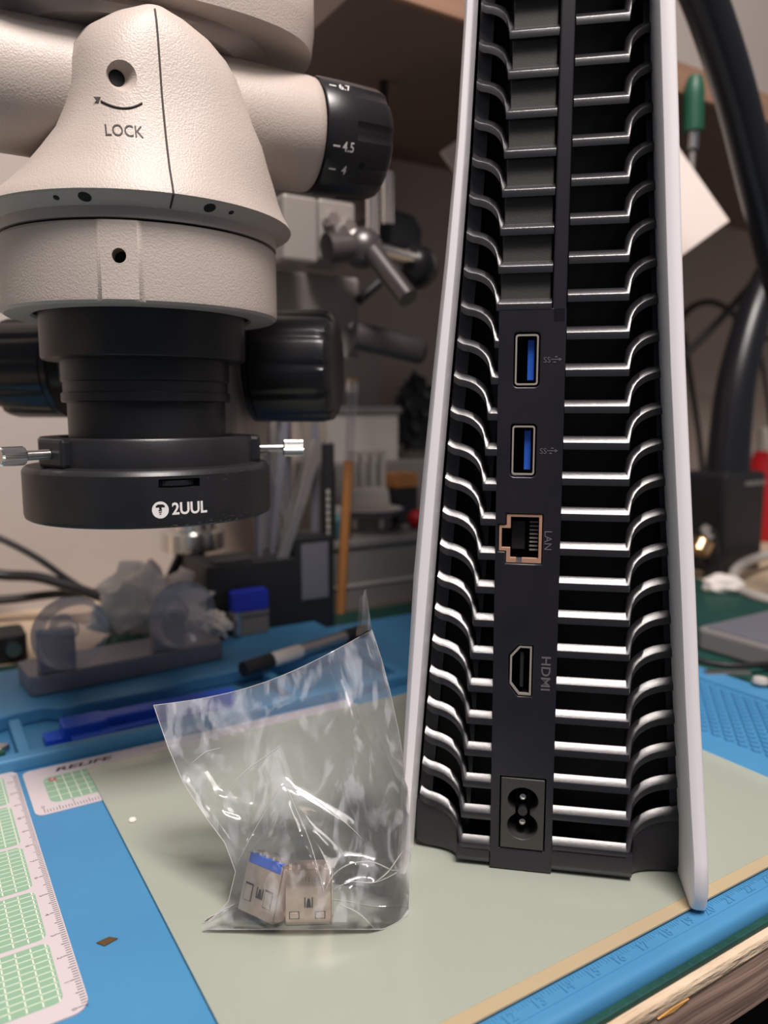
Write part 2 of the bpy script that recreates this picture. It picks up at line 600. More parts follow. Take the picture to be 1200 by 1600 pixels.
CT = 0.0006
rc = thing('ruler_card', 'white plastic card with green grid panels and long ruler edge at lower left', 'card', ab(28, 175.3, 0), MAT_ANG)
b = MB(); b.prism(rrect(-0.092, 0.0, 0.0, 0.1415, 0.004), 0, CT); b.build('card', M_CARD, rc, False, 0.0001)
for y0_, y1_ in ((0.0055, 0.0295), (0.0313, 0.0550), (0.0568, 0.0822), (0.0840, 0.1120), (0.1140, 0.1380)):
    grid_panel(rc, -0.042, -0.0050, y0_, y1_, 0.0036, 0.0024, CT, 0.00034, 0.0022)
    grid_panel(rc, -0.088, -0.0445, y0_, y1_, 0.0036, 0.0024, CT, 0.00034, 0.0022)
b = MB()
for i in range(136):
    yy = 0.0015 + i * 0.001
    L = 0.0024 if i % 10 == 0 else (0.0020 if i % 5 == 0 else 0.0014)
    b.box(-0.0003 - L, -0.0003, yy, yy + 0.00022, CT, CT + 0.00004)
o = b.build('ruler_ticks', M_INK, rc, False); o['kind'] = 'stuff'
for i in range(0, 14):
    v, fs = text_data(str(i), 0.0017)
    b = MB(); b.add(v, fs, Matrix.Translation((-0.0035, 0.0015 + i * 0.0100, CT + 0.00005)) @ Matrix.Rotation(-math.pi / 2, 4, 'Z'))
    b.build('ruler_number', M_INK, rc, False)

rl = thing('grid_card', 'white gridded card reading RELIFE, half under the pale green sheet', 'card', ab(29.6, 275.3, 0), MAT_ANG)
b = MB(); b.prism(rrect(0, 0.145, 0.0, 0.038, 0.003), 0, 0.0005); b.build('card', M_CARD, rl, False, 0.0001)
grid_panel(rl, 0.006, 0.139, 0.0068, 0.0285, 0.0034, 0.0046, 0.0005)
b = MB(); b.lathe([(0.0015, 0), (0.0015, 0.00003)], 20, Matrix.Translation((0.0092, 0.0258, 0.00057))); m0 = b.build('red_cross_mark', M_RED, rl, False)
b = MB(); b.box(0.0082, 0.0102, 0.0255, 0.0261, 0.00061, 0.00063); b.box(0.0089, 0.0095, 0.0248, 0.0268, 0.00061, 0.00063); b.build('cross', M_CARD, m0, False)
v, fs = text_data('RELIFE', 0.0060, 0, 0.25, 0.00016)
b = MB(); b.add([(x * 1.25, y * 0.75, z) for x, y, z in v], fs, Matrix.Translation((0.0215, 0.0333, 0.00052))); b.build('lettering', M_INK, rl, False)
b = MB()
rng = random.Random(5)
x = 0.046
while x < 0.10:
    w_ = rng.uniform(0.0006, 0.0016)
    b.box(x, x + w_, 0.0326, 0.0326 + rng.uniform(0.0010, 0.0018), 0.0005, 0.00053); x += w_ + 0.0004
o = b.build('faded_print', M_LIGHTPL, rl, False); o['kind'] = 'stuff'
b = MB()
for i in range(140):
    xx = 0.003 + i * 0.001
    b.box(xx, xx + 0.0002, 0.0008, 0.0031 if i % 5 else 0.0042, 0.0005, 0.00053)
o = b.build('ruler_ticks', M_INK, rl, False); o['kind'] = 'stuff'
for i in range(0, 4):
    v, fs = text_data(str(i), 0.0024)
    b = MB(); b.add(v, fs, Matrix.Translation((0.003 + i * 0.01, 0.0054, 0.00052))); b.build('ruler_number', M_INK, rl, False)

# small loose bits
p = atz(167, 1472)
b = MB(); b.prism([(-0.0026, -0.0006), (0.0000, 0.0017), (0.0026, 0.0011), (0.0000, -0.0018)], 0.0, 0.0004)
o = b.build('metal_flake', M_BROWN, None, False, 0.0001, loc=p); tag(o, 'small brown diamond-shaped metal flake on the blue mat', 'flake')
p = atz(207, 1283, 0.0014)
b = MB(); b.lathe([(0.0010, 0), (0.0014, 0.0004), (0.0011, 0.0010), (0.0004, 0.0013)], 7)
o = b.build('crumb', M_TISSUE, None, True, loc=p); tag(o, 'tiny white crumb on the pale green sheet', 'crumb')

# =================================================================== game console, seen from the rear
con = thing('game_console', 'black game console standing upright between white side plates, ports and fins facing out', 'game console',
            (0.047, 0.215, 0.0015), math.radians(-10.5))
TOPZ = 388.0
R_IN = [(0, 43.4), (9.2, 42.9), (35.2, 40.5), (92.8, 36.3), (140.2, 32.5), (167.3, 30.2), (206.4, 27.3), (246.5, 24.3), (300, 21.5), (388, 20)]
L_IN = [(0, -39.1), (32.6, -36.9), (86.1, -33.1), (140.2, -29.4), (168.7, -26.8), (210.7, -24.1), (250.7, -22.3), (300, -20.5), (388, -19.5)]
R_OUT = [(0, 45.3), (18, 44.6), (42.6, 42.2), (96, 37.9), (140.2, 34.0), (166, 31.9), (204.2, 29.3), (241, 26.6), (300, 24.0), (388, 23)]
R_PRO = [(0, 9.5), (6, 12), (40, 8.5), (96, 7), (166, 5), (241, 4), (388, 4)]
L_OUT = [(0, -43.2), (37.3, -41.6), (88.4, -39.1), (140.2, -34.8), (167.4, -31.8), (207.5, -28.1), (245.7, -26.0), (300, -24), (388, -23)]
L_PRO = [(0, 8), (40, 6), (140, 5), (240, 4.5), (388, 4.5)]
R_CO = [(8.5, 25.9), (50.7, 24.2), (93.8, 22.4), (137.6, 20.6), (196.8, 18.2), (227.7, 17.0), (388, 12.5)]
L_CO = [(7.6, -24.7), (27.2, -23.8), (57.1, -22.7), (80.6, -21.3), (107.5, -19.8), (136.2, -18.4), (157.6, -16.8), (187.6, -15.8), (226.1, -14.6), (388, -11)]
PANEL_TOP = 166.0
k_ = 0.001
zz = [0.0, 6, 15, 30, 60, 90, 120, 150, 180, 210, 240, 280, 320, 360, TOPZ]


def ring_r(z):
    xo, p_ = interp(R_OUT, z), interp(R_PRO, z)
    pts = [(xo - 4.4, 8), (xo - 4.2, -p_ + 1.4), (xo - 3.6, -p_ + 0.3), (xo - 2.6, -p_), (xo - 0.9, -p_), (xo - 0.1, -p_ + 0.6), (xo + 0.3, -p_ + 1.6),
           (xo + 3.0, 25), (xo + 7.0, 90), (xo + 7.0, 160), (xo + 4.0, 245), (xo + 1.5, 246), (xo + 3.5, 160), (xo + 3.5, 90), (xo - 0.5, 25)]
    return [(x * k_, y * k_, z * k_) for x, y in pts]


def ring_l(z):
    xo, p_ = interp(L_OUT, z), interp(L_PRO, z)
    xi = interp(L_IN, z) - 0.6
    w = xi - xo
    pts = [(xi, 8), (xi - 0.03 * w, -p_ + 1.2), (xi - 0.10 * w, -p_ + 0.3), (xi - 0.22 * w, -p_), (xo + 0.42 * w, -p_), (xo + 0.34 * w, -p_ + 0.35), (xo + 0.02 * w, -p_ + 5.0), (xo, -p_ + 6),
           (xo - 2.5, 25), (xo - 6.0, 90), (xo - 6.0, 160), (xo - 3.0, 245), (xo - 0.5, 246), (xo - 2.5, 160), (xo - 2.5, 90), (xo + 1.5, 25)]
    return [(x * k_, y * k_, z * k_) for x, y in pts]


b = MB(); b.loft([ring_r(z) for z in zz]); o = b.build('side_plate', M_PLATEW, con); o['label'] = 'white right side plate'
b = MB(); b.loft([ring_l(z) for z in zz]); o = b.build('side_plate', M_PLATEW, con); o['label'] = 'white left side plate'
# dark core behind the fins
b = MB(); b.loft([[(x * k_, y * k_, z * k_) for x, y in ((interp(L_IN, z) + 0.2, 17), (interp(R_IN, z) - 1.6, 17), (interp(R_OUT, z) - 1.2, 60), (interp(R_OUT, z) + 2, 236), (interp(L_OUT, z), 236), (interp(L_OUT, z) + 1.8, 60))] for z in [0.4] + zz[1:-1] + [380]])
b.build('core', M_DARK, con)
# upright webs between fins and plates
for tab_i, sgn in ((R_IN, 1), (L_IN, -1)):
    b = MB()
    b.loft([[(x * k_, y * k_, z * k_) for x, y in ((interp(tab_i, z) - sgn * 0.1, 9), (interp(tab_i, z) - sgn * 4.0, 9.0), (interp(tab_i, z) - sgn * 4.0, 17), (interp(tab_i, z) - sgn * 0.1, 17))] for z in zz[:-1]])
    b.build('upright_web', M_CONSOLE, con)
for tab_c, sgn in ((R_CO, 1), (L_CO, -1)):
    b = MB()
    b.loft([[(x * k_, y * k_, z * k_) for x, y in ((interp(tab_c, z) - sgn * 0.5, 7), (interp(tab_c, z) - sgn * 2.6, 7), (interp(tab_c, z) - sgn * 2.6, 17), (interp(tab_c, z) - sgn * 0.5, 17))] for z in zz[:-1]])
    if sgn < 0:
        b.build('upright_web', M_CONSOLE, con)

REC, RISE = 7.0, 11.0
PROFILE = [(0.0, -1.9), (0.0, -0.12), (0.12, 0.12), (2.05, 1.76), (2.3, 1.76), (3.6, 0.9), (3.6, -0.6), (1.0, -1.9)]


def fin_mesh(x_in, x_co, x_end, z0, rise=RISE, rec=REC):
    """louvre: flat run from x_in to x_co, then sweeping back and up to x_end"""
    sg = 1 if x_end > x_co else -1
    path = [(x_in, 0, 0, 0), (x_in + sg * 0.6, 0.0, 0, 0), (x_co - sg * 1.2, 0, 0, 0), (x_co - sg * 0.3, 0.06, 0.03, 1)]
    w = x_end - x_co
    N = 12
    for i in range(1, N + 1):
        s_ = i / N
        g = math.sqrt(max(0, 1 - (1 - s_) ** 2.0))
        g = 0.90 * g + 0.10 * max(0, (s_ - 0.82) / 0.18) ** 2
        path.append((x_co + w * (s_ ** 1.25), rec * g, rise * g, 1))
    rings = []
    n = len(path)
    for i, (x, y, z, c) in enumerate(path):
        xa, ya = path[max(i - 1, 0)][:2]
        xb, yb = path[min(i + 1, n - 1)][:2]
        t = Vector((xb - xa, yb - ya, 0)).normalized()
        nrm = Vector((-t.y, t.x, 0)) * sg          # pointing into the console
        if nrm.y < 0:
            nrm = -nrm
        nrm = (nrm + Vector((0, 1.1, 0))).normalized()
        rings.append([((x + nrm.x * d) * k_, (y + nrm.y * d) * k_, (z0 + z + h) * k_) for d, h in PROFILE])
    b = MB(); b.loft(rings)
    return b


for i in range(38):
    z0 = 9.4 + 10 * i
    zc = min(z0 + 8, 386)
    rise = RISE if z0 < 360 else 5
    fin_mesh(3.0 if i else 3.4, interp(R_CO, z0), interp(R_IN, zc) - 0.3, z0, rise).build('fin', M_FIN, con)
    z0 = 7.4 + 10 * i
    x_in = -15.0 if z0 < PANEL_TOP - 3 else -1.2
    fin_mesh(x_in, interp(L_CO, z0), interp(L_IN, zc) + 0.3, z0, rise).build('fin', M_FIN, con)
    if z0 > PANEL_TOP - 3 and i < 37:
        xc = interp(L_CO, z0 + 5)
        b = MB(); b.box((xc + 1.2) * k_, -1.6 * k_, 1.7 * k_, 5 * k_, (z0 + 1.0) * k_, (z0 + 8.4) * k_)
        b.build('cover_panel', M_COVER, con, False, 0.0002)
# spine beside the covers
b = MB(); b.box(-1.0 * k_, 2.7 * k_, 0, 12 * k_, (PANEL_TOP - 4) * k_, 380 * k_); b.build('spine', M_CONSOLE, con, False, 0.0004)
# base block and rounded lower corners
b = MB()
prof = [(16, 6.6), (0.3, 6.6), (0, 6.0), (0, 3.2), (0.8, 1.4), (2.4, 0.4), (16, 0.2)]
b.loft([[(x * k_, y * k_, z * k_) for y, z in prof] for x in (-25.2, -15.3)]); b.build('base', M_CONSOLE, con)
prof2 = [(16, 8.6), (0.3, 8.6), (0, 8.0), (0, 3.0), (0.8, 1.2), (2.4, 0.3), (16, 0.1)]
b = MB(); b.loft([[(x * k_, y * k_, z * k_) for y, z in prof2] for x in (3.0, 26.5)]); b.build('base', M_CONSOLE, con)


def corner(x_co, x_end, z0, rise, rec, zb):
    w = x_end - x_co
    topc, N = [], 12
    for i in range(N + 1):
        s_ = i / N
        g = math.sqrt(max(0, 1 - (1 - s_) ** 2.0)) * 0.95
        topc.append((x_co + w * (s_ ** 1.25), g))
    rings = []
    for x, g in topc:
        y = rec * g + 0.35
        zt = z0 + rise * g - 0.3
        f = abs((x - x_co) / w)
        zl = zb + (1.4 * max(0, f - 0.8) / 0.2 if f > 0.8 else 0)
        rings.append([(x * k_, 16 * k_, zt * k_), (x * k_, y * k_, zt * k_), (x * k_, (y) * k_, (zl + 2.2) * k_), (x * k_, (y + 0.9) * k_, zl * k_), (x * k_, 16 * k_, (zl - 0.2) * k_)])
    b = MB(); b.loft(rings)
    return b


corner(-24.9, interp(L_IN, 15) - 0.4, 6.2, RISE, REC, 0.9).build('corner_block', M_CONSOLE, con)
corner(26.2, interp(R_IN, 15) + 0.2, 8.2, RISE, REC, 0.6).build('corner_block', M_CONSOLE, con)

# port panel with carved openings
b = MB()
b.prism([(-15.1 * k_, 0.3 * k_), (3.3 * k_, 0.3 * k_), (2.8 * k_, PANEL_TOP * k_), (-15.4 * k_, PANEL_TOP * k_)], -0.016, 0.0, FACE)
pp = b.build('port_panel', M_PANEL, con, False)
PORTS_USB = ((-7.6, 152.2), (-7.95, 127.1))
c = MB()
for x, z in PORTS_USB:
    c.prism(rrect((x - 3.6) * k_, (x + 3.6) * k_, (z - 7.5) * k_, (z + 7.5) * k_, 0.0012), -0.013, 0.004, FACE)
LAN = [(-12.3, 94.6), (-1.9, 94.6), (-1.9, 109.2), (-12.3, 109.2), (-12.3, 106.0), (-14.5, 106.0), (-14.5, 98.0), (-12.3, 98.0)]
c.prism([(x * k_, z * k_) for x, z in LAN], -0.013, 0.004, FACE)
HD = [(-10.7, 58.6), (-7.9, 55.0), (-3.7, 55.0), (-3.7, 70.7), (-7.9, 70.7), (-10.7, 67.4)]
c.prism([(x * k_, z * k_) for x, z in HD], -0.011, 0.004, FACE)
c.prism([(x * k_, z * k_) for x, z in ((-12.5, 6.9), (1.1, 6.9), (1.1, 30.0), (-12.5, 30.0))], -0.012, 0.004, FACE)
cut(pp, c)
bv = pp.modifiers.new('bevel', 'BEVEL'); bv.width = 0.0003; bv.segments = 2; bv.limit_method = 'ANGLE'; bv.angle_limit = math.radians(50)


def frame(outer, inner, d0, d1):
    """closed band between two outlines of equal length, in the rear plane (mm), from depth d0 to d1"""
    n = len(outer)
    rings = [[(x * k_, d * k_, z * k_) for x, z in ol] for ol, d in ((outer, d0), (outer, d1), (inner, d1), (inner, d0), (outer, d0))]
    b = MB(); b.loft(rings, caps=False)
    return b


for x, z in PORTS_USB:
    b = frame(rrect(x - 3.15, x + 3.15, z - 6.95, z + 6.95, 0.8), rrect(x - 2.7, x + 2.7, z - 6.45, z + 6.45, 0.5), 0.3, 1.2)
    sh_ = b.build('usb_socket', M_NICKEL, pp)
    b = MB(); b.box((x + 0.2) * k_, (x + 2.1) * k_, 2.2 * k_, 12.5 * k_, (z - 5.6) * k_, (z + 5.6) * k_); b.build('blue_tongue', M_USBBLUE, sh_, False, 0.0002)
    b = MB(); b.box((x - 2.7) * k_, (x + 2.7) * k_, 9.8 * k_, 10.8 * k_, (z - 6.4) * k_, (z + 6.4) * k_); b.build('socket_floor', M_DARK, sh_, False)
    # embossed fork-and-SS mark
    b = MB()
    v, fs = text_data('SS', 0.0022, 0.00005)
    b.add(v, fs, Matrix.Translation(((x + 5.5) * k_, -0.00006, (z - 0.2) * k_)) @ FACE)
    b.box((x + 6.6) * k_, (x + 9.0) * k_, -0.0001, 0, (z - 0.12) * k_, (z + 0.12) * k_)
    b.prism([((x + 9.5) * k_, z * k_), ((x + 8.7) * k_, (z + 0.5) * k_), ((x + 8.7) * k_, (z - 0.5) * k_)], 0, 0.0001, FACE)
    b.box((x + 7.6) * k_, (x + 8.3) * k_, -0.0001, 0, (z + 0.55) * k_, (z + 0.85) * k_)
    b.box((x + 7.2) * k_, (x + 7.9) * k_, -0.0001, 0, (z - 0.85) * k_, (z - 0.55) * k_)
    b.build('usb_mark', M_EMBOSS, pp, False)

lo = [(-12.1, 94.9), (-2.2, 94.9), (-2.2, 108.9), (-12.1, 108.9), (-12.1, 105.7), (-14.2, 105.7), (-14.2, 98.3), (-12.1, 98.3)]
li = [(-11.0, 96.2), (-3.0, 96.2), (-3.0, 108.2), (-11.0, 108.2), (-11.0, 104.9), (-13.5, 104.9), (-13.5, 99.1), (-11.0, 99.1)]
b = frame(lo, li, 0.35, 2.2); lan = b.build('lan_socket', M_LANSH, pp, False)
b = MB(); b.box(-13.4 * k_, -3.1 * k_, 9.5 * k_, 10.6 * k_, 96.3 * k_, 108.1 * k_); b.build('socket_floor', M_DARK, lan, False)
b = MB(); b.box(-10.8 * k_, -6.8 * k_, 4.0 * k_, 9 * k_, 98.2 * k_, 106.6 * k_); b.build('latch_block', M_BLACKPL, lan, False, 0.0003)
for i in range(8):
    z = 98.2 + i * 1.15
    b = MB(); b.box(-5.6 * k_, -3.2 * k_, 2.4 * k_, 2.8 * k_, z * k_, (z + 0.45) * k_); b.build('contact', M_GREYPL, lan, False)
b = MB(); b.box(-9.3 * k_, -7.6 * k_, 0.2 * k_, 1.6 * k_, 95.3 * k_, 96.4 * k_); b.build('spring_tab', M_STEEL, lan, False, 0.0001)

ho = [(-10.3, 58.7), (-7.7, 55.4), (-4.1, 55.4), (-4.1, 70.3), (-7.7, 70.3), (-10.3, 67.2)]
hi = [(-9.75, 59.0), (-7.4, 56.0), (-4.65, 56.0), (-4.65, 69.7), (-7.4, 69.7), (-9.75, 66.9)]
b = frame(ho, hi, 0.3, 1.1); hd = b.build('hdmi_socket', M_NICKEL, pp, False)
b = MB(); b.box(-9.7 * k_, -4.7 * k_, 8.5 * k_, 9.6 * k_, 56.1 * k_, 69.6 * k_); b.build('socket_floor', M_DARK, hd, False)
b = MB(); b.box(-7.4 * k_, -6.4 * k_, 1.2 * k_, 9 * k_, 57.6 * k_, 68.2 * k_); b.build('tongue', M_BLACKPL, hd, False, 0.0001)

for txt, x, z, sz, bold in (('LAN', -0.55, 101.6, 0.0030, 0.0), ('HDMI', -0.15, 62.4, 0.0037, 0.00004)):
    v, fs = text_data(txt, sz, 0.00005, 0, bold)
    v = [(x_ * (1.15 if txt == 'HDMI' else 1.0), y_, z_) for x_, y_, z_ in v]
    b = MB(); b.add(v, fs, Matrix.Translation((x * k_, -0.00006, z * k_)) @ FACE @ Matrix.Rotation(-math.pi / 2, 4, 'Z'))
    b.build('lettering', M_EMBOSS, pp, False)

# mains inlet, figure-of-eight
pw = MB(); pw.prism([(-12.1 * k_, 7.3 * k_), (0.7 * k_, 7.3 * k_), (0.7 * k_, 29.6 * k_), (-12.1 * k_, 29.6 * k_)], -0.012, 0.0002, FACE)
inlet = pw.build('power_inlet', M_INLET, con, False)
c = MB()
cx_, za, zb_ = -5.6, 14.6, 22.6
pts = []
for i in range(15):
    a_ = math.radians(-30 + 240 * i / 14); pts.append((cx_ + 4.4 * math.cos(a_), zb_ + 4.2 * math.sin(a_)))
pts = [(cx_ + 4.5 * math.cos(math.radians(d)), zb_ + 4.2 * math.sin(math.radians(d))) for d in range(-38, 219, 16)]
pts += [(cx_ - 2.0, 18.6)]
pts += [(cx_ + 4.5 * math.cos(math.radians(d)), za + 4.2 * math.sin(math.radians(d))) for d in range(142, 399, 16)]
pts += [(cx_ + 2.0, 18.6)]
c.prism([(x * k_, z * k_) for x, z in pts], -0.011, 0.003, FACE)
cut(inlet, c)
bv = inlet.modifiers.new('bevel', 'BEVEL'); bv.width = 0.0003; bv.segments = 2; bv.limit_method = 'ANGLE'; bv.angle_limit = math.radians(50)
b = MB(); b.prism([(x * k_ * 1, z * k_) for x, z in [(cx_ - 4.6, 10), (cx_ + 4.6, 10), (cx_ + 4.6, 27), (cx_ - 4.6, 27)]], -0.0118, -0.0105, FACE); b.build('inlet_floor', M_DARK, inlet, False)
for z in (za, zb_):
    b = MB(); b.lathe([(0.0012, 0.0105), (0.0012, 0.0035), (0.0010, 0.0024), (0.0004, 0.0020)], 16, Matrix.Translation((cx_ * k_, 0, z * k_)) @ Matrix.Rotation(-math.pi / 2, 4, 'X'))
    b.build('pin', M_STEEL, inlet)
b = MB(); b.cyl((cx_ * k_, 0.0012, 18.6 * k_), (cx_ * k_, 0.010, 18.6 * k_), 0.0014); b.build('centre_post', M_BLACKPL, inlet)

# =================================================================== stereo microscope
MX, MY = -0.0821, 0.270
TH_POD = math.radians(27)
ms = thing('microscope', 'cream stereo microscope head hanging over the bench', 'microscope', (MX, MY, 0.128), TH_POD)
ms.scale = (0.945, 0.945, 1.0)
Z = -0.128      # parts are written in bench heights


def sup(rx, ry, cy, z, e=2.3, n=144, cx=0.0):
    out = []
    for i in range(n):
        a = 2 * math.pi * i / n
        c_, s_ = math.cos(a), math.sin(a)
        out.append(((cx + rx * math.copysign(abs(c_) ** (2 / e), c_)) * k_, (cy + ry * math.copysign(abs(s_) ** (2 / e), s_)) * k_, z * k_ + Z))
    return out


lv = [(193.9, 47.6, 47.6, 0, 2), (197.0, 47.6, 47.6, 0, 2), (197.3, 48.0, 48.0, 0, 2), (199.6, 52.6, 52.6, 0, 2), (200.2, 53.0, 53.0, 0, 2), (201.4, 52.4, 52.6, 0, 2), (204, 49.5, 51.2, 0, 2.1),
      (208, 45.8, 49.4, 0.4, 2.25), (213, 42.0, 47.8, 0.8, 2.45), (218, 38.4, 46.4, 1.2, 2.7), (224, 34.6, 45.0, 1.6, 3.0), (230, 31.4, 43.8, 2, 3.3), (236, 29.2, 42.8, 2, 3.5),
      (242, 28.0, 41.8, 2, 3.4), (247, 26.6, 40.8, 2, 3.0), (251.5, 23.2, 39.6, 2, 2.7), (255.0, 17.5, 38.0, 2, 2.4), (257.2, 10.5, 35.8, 2, 2.2), (258.4, 4, 33, 2, 2)]
def pod_cx(z):
    return interp([(190, 0), (203, 0.3), (212, 3.2), (224, 5.4), (236, 4.4), (257, 1.2)], z)


b = MB(); b.loft([sup(rx, ry, cy, z, e, 144, pod_cx(z)) for z, rx, ry, cy, e in lv])
pod = b.build('body', M_PAINT, ms)
# lock socket carved out of the front
HX, HZ = -11.8, 234.2
def front_y(x, z):
    """front surface of the body at local x, height z (mm)"""
    T = [(l[0], l) for l in lv]
    for (za_, A), (zb2, B) in zip(T, T[1:]):
        if za_ <= z <= zb2:
            f = (z - za_) / (zb2 - za_)
            rx, ry, cy, e = [A[i] + (B[i] - A[i]) * f for i in range(1, 5)]
            break
    q = max(0, 1 - abs((x - pod_cx(z)) / rx) ** e) ** (1 / e)
    return cy - ry * q


YS = front_y(HX, HZ) * k_
c = MB(); c.lathe([(0.0062, -0.003), (0.0043, 0.0), (0.0024, 0.0034), (0.0022, 0.012)], 32, Matrix.Translation((HX * k_, YS, HZ * k_ + Z)) @ Matrix.Rotation(-math.pi / 2, 4, 'X'))
cut(pod, c)
b = MB(); b.lathe([(0.00235, 0.0036), (0.00235, 0.005)], 20, Matrix.Translation((HX * k_, YS, HZ * k_ + Z)) @ Matrix.Rotation(-math.pi / 2, 4, 'X'))
b.build('socket_floor', M_DARK, pod)
for ang, r in ((-38, 0.9), (-28, 1.9), (14, 1.9), (23, 0.9)):
    a = math.radians(ang)
    rad, zc = 0.0503, 0.19845
    nrm = Vector((math.sin(a) * 0.45, -math.cos(a) * 0.45, -0.9)).normalized()
    p0 = Vector((rad * math.sin(a), -rad * math.cos(a), zc + Z))
    b = MB(); b.cyl(p0 - nrm * 0.001, p0 + nrm * 0.00012, r * k_); b.build('underside_hole', M_DARK, pod)
# casting seam down the front
path = []
for z, rx, ry, cy, e in lv[2:-2]:
    path.append((0.0003, (cy - ry - 0.02) * k_, z * k_ + Z))
b = MB(); b.tube(path, 0.00032, 8); b.build('seam', M_INK, pod)


v, fs = text_data('LOCK', 0.0049, 0.0, 0, 0.00002)
vv = []
for x, y_, z in v:
    X_, Z_ = -11.6 + x * 820, 217.6 + y_ * 1000
    vv.append((X_ * k_, (front_y(X_, Z_) - 0.14) * k_, Z_ * k_ + Z))
b = MB(); b.add(vv, fs); b.build('lock_lettering', M_INK, pod, False)
path = []
for i in range(15):
    t = -1 + 2 * i / 14
    X_ = -11.4 + t * 5.6
    Z_ = 224.4 + 2.0 * t * t
    path.append((X_ * k_, (front_y(X_, Z_) - 0.10) * k_, Z_ * k_ + Z))
b = MB(); b.tube(path, 0.00030, 8, 0)
X_, Z_ = -17.6, 226.9
yy = front_y(X_, Z_)
b.add([((X_ - 1.5) * k_, (yy - 0.05) * k_, (Z_ + 0.5) * k_ + Z), ((X_ + 0.9) * k_, (yy - 0.3) * k_, (Z_ + 0.8) * k_ + Z), ((X_ + 0.2) * k_, (yy - 0.3) * k_, (Z_ - 1.5) * k_ + Z), ((X_ + 0.6) * k_, (yy + 0.6) * k_, (Z_ - 0.2) * k_ + Z)],
      [(0, 1, 2), (0, 2, 3), (0, 3, 1), (1, 3, 2)])
b.build('lock_arrow', M_INK, pod, False)

# side tubes and zoom knobs
RX = Matrix.Rotation(math.pi / 2, 4, 'Y')
TZ, TY = 0.2385, -0.0030
for sg in (1, -1):
    M_ = Matrix.Translation((0, TY, TZ + Z)) @ (RX if sg > 0 else Matrix.Rotation(-math.pi / 2, 4, 'Y'))
    b = MB(); b.lathe([(0.0208, 0.008), (0.0205, 0.022), (0.0198, 0.036), (0.0193, 0.0605), (0.0190, 0.0628), (0.0184, 0.0634)], 64, M_)
    b.build('knob_tube', M_PAINT, ms)
    b = MB()
    n, rings = 96, []
    for zc, r, flute in ((0.0638, 0.0184, 0), (0.0640, 0.0194, 0), (0.0648, 0.0198, 0), (0.0752, 0.0198, 0), (0.0754, 0.0198, 1), (0.0765, 0.0198, 1), (0.0880, 0.0194, 1), (0.0903, 0.0185, 1), (0.0914, 0.0170, 0.4), (0.0916, 0.001, 0)):
        rg = []
        for i in range(n):
            a = 2 * math.pi * i / n
            g = (i % 12) in (0, 1, 2, 3)
            rr = r - (0.0009 * flute if g else 0)
            rg.append((rr * math.cos(a), rr * math.sin(a), zc))
        rings.append(rg)
    b.loft(rings, True, True, M_)
    kn = b.build('zoom_knob', M_RUBBER, ms)
    if sg > 0:
        for txt, zpx in (('6.7', 41), ('4.5', -23), ('4', -46)):
            phi = math.radians(zpx)             # angle around the tube, 0 = towards the viewer
            v, fs = text_data(txt, 0.0046, 0, 0, 0.00005)
            v2 = list(v); f2 = [list(q) for q in fs]
            kk = len(v2)
            v2 += [(-0.0072, -0.0003, 0), (-0.0040, -0.0003, 0), (-0.0040, 0.0003, 0), (-0.0072, 0.0003, 0)]
            f2.append([kk, kk + 1, kk + 2, kk + 3])
            vv = []
            for x, y_, z in v2:
                a = phi + y_ / 0.0198
                vv.append((0.0720 + x * 0.85, TY - 0.01988 * math.cos(a), TZ + Z + 0.01988 * math.sin(a)))
            b = MB(); b.add(vv, f2); b.build('scale_mark', M_WHITEPRINT, kn, False)
        a = math.radians(-38)
        b = MB(); b.cyl((0.0785, TY - 0.0185 * math.cos(a), TZ + Z + 0.0185 * math.sin(a)), (0.0785, TY - 0.0199 * math.cos(a), TZ + Z + 0.0199 * math.sin(a)), 0.0012)
        b.build('grub_screw_hole', M_DARK, kn)
# head plate above the body, carrying the eyepiece tubes
b = MB()
hz = [(262.0, 60, 40, 14), (261.2, 63, 43, 14), (262.5, 65, 45, 14), (270, 66, 46, 14), (281, 66, 46, 14), (288, 62, 43, 15), (292, 52, 36, 18)]
b.loft([sup(56, 36, 14, 261.8, 3.2)] + [sup(rx, ry, cy, z, 3.2) for z, rx, ry, cy in hz[2:]])
b.build('head', M_PAINT, ms)
b = MB(); b.loft([sup(36, 28, 2, 256, 2.2), sup(42, 32, 6, 259, 2.3), sup(50, 35, 12, 262.4, 2.6)]); b.build('neck', M_PAINT, ms)
for sg in (1, -1):
    b = MB(); b.cyl((sg * 0.031, -0.005, 0.285 + Z), (sg * 0.034, -0.035, 0.345 + Z), 0.020, 0.018, 40); et = b.build('eyepiece_tube', M_PAINT, ms)
    b = MB(); b.cyl((sg * 0.034, -0.035, 0.345 + Z), (sg * 0.0355, -0.050, 0.375 + Z), 0.021, 0.019, 40); b.build('eyecup', M_RUBBER, et)

